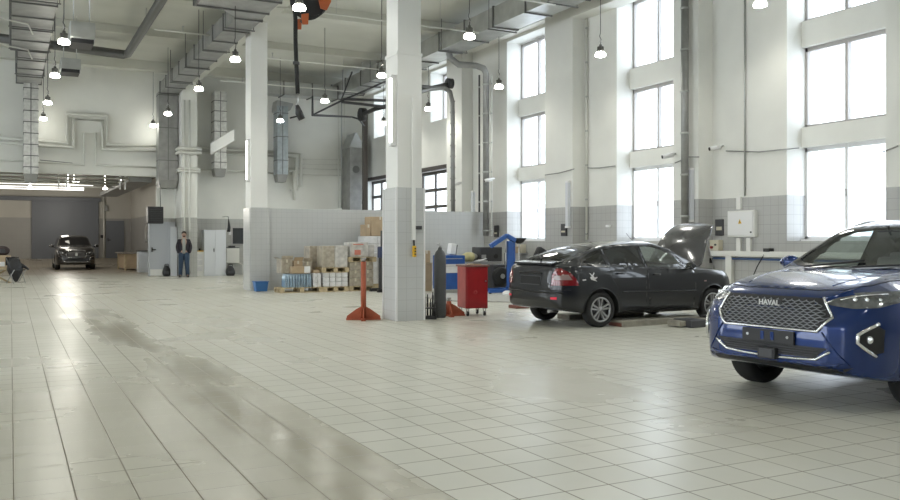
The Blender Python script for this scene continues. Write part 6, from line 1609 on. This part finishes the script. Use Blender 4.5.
p0 = C.proj(0,.76,'F')[0]; b = MB(); b.cyl((p0.x, 0, .76), .07, .03, 18, 'x'); b.obox((p0.x+.03,0,.76),(.01,.03,.16)); b.build('emblem', 'chrome', gr)
for sg in (1,-1):
    h = C.patch('headlamp', [(sg*.50,.86),(sg*.82,.93),(sg*.84,.84),(sg*.62,.79),(sg*.50,.80)], 'F', 'hlamp', off=.005)
    p, n = C.proj(sg*.60, .83, 'F'); b = MB(); b.sphere(p, .04, 10, 8, (.5,1,1)); b.build('lens', 'lens', h)
    f_ = C.patch('fog_lamp', [(sg*.62,.60),(sg*.80,.66),(sg*.80,.50),(sg*.62,.48)], 'F', 'black', off=.005)
    C.line('chrome_bracket', [(sg*.80,.68),(sg*.62,.60),(sg*.60,.48)], 'F', .013, 'chrome', f_, off=.008)
    mirror(C, 2.08, sg*.91, 1.17, 'cargrey', 1.0)
    a = 'L' if sg > 0 else 'S'
    C.patch('side_window', [(2.05,1.12),(1.6,1.55),(-.2,1.58),(-.6,1.3),(-.5,1.14)], a, 'trimblack', off=.004)
C.patch('lower_intake', [(-.56,.54),(.56,.54),(.50,.42),(-.50,.42)], 'F', 'black', off=.005)
C.line('chrome_strip', [(-.58,.43),(-.45,.39),(.45,.39),(.58,.43)], 'F', .012, 'chrome', off=.006)
x_ = C.proj(0,.58,'F')[0].x; b = MB(); b.obox((x_+.015,0,.575),(.02,.5,.09)); b.build('plate_bracket', 'black', root, bevel=.005)
for x in (0, 2.78):
    for y in (.80,-.80): wheel(root, x, y, .36, .23, .23, 'single')
hood = [(3.55,0),(3.50,.5),(3.2,.66),(2.6,.76),(2.5,.6),(2.58,0),(2.5,-.6),(2.6,-.76),(3.2,-.66),(3.50,-.5)]
hd = C.patch('bonnet', hood, 'T', 'cargrey', off=.004); C.line('shut_line', hood, 'T', .005, 'black', hd, closed=True)
# ================================================================= CAMERA, LIGHT
for o in bpy.data.objects:
    if '_w' in o: del o['_w']
cam = bpy.data.cameras.new('camera'); cam.sensor_width = 36; cam.lens = F/900*36; cam.shift_y = (HOR-250)/900; cam.clip_end = 300
co = bpy.data.objects.new('camera', cam); COL.objects.link(co); co.location = (0,0,EYE); co.rotation_euler = (PI/2, 0, -YAW)
bpy.context.scene.camera = co
w = bpy.data.worlds.new('overcast'); bpy.context.scene.world = w; w.use_nodes = True
N, L = w.node_tree.nodes, w.node_tree.links
bg = N['Background']; bg.inputs[0].default_value = (.86,.93,1.0,1); bg.inputs[1].default_value = WORLD
sc = bpy.context.scene
sc.view_settings.view_transform = 'Standard'; sc.view_settings.look = 'None'; sc.view_settings.exposure = EXPO; sc.view_settings.gamma = 1.0
sc.cycles.use_denoising = True; sc.cycles.max_bounces = 7; sc.cycles.diffuse_bounces = 4; sc.cycles.glossy_bounces = 4; sc.cycles.transparent_max_bounces = 16
sc.cycles.sample_clamp_indirect = 6; sc.cycles.caustics_reflective = False; sc.cycles.caustics_refractive = False
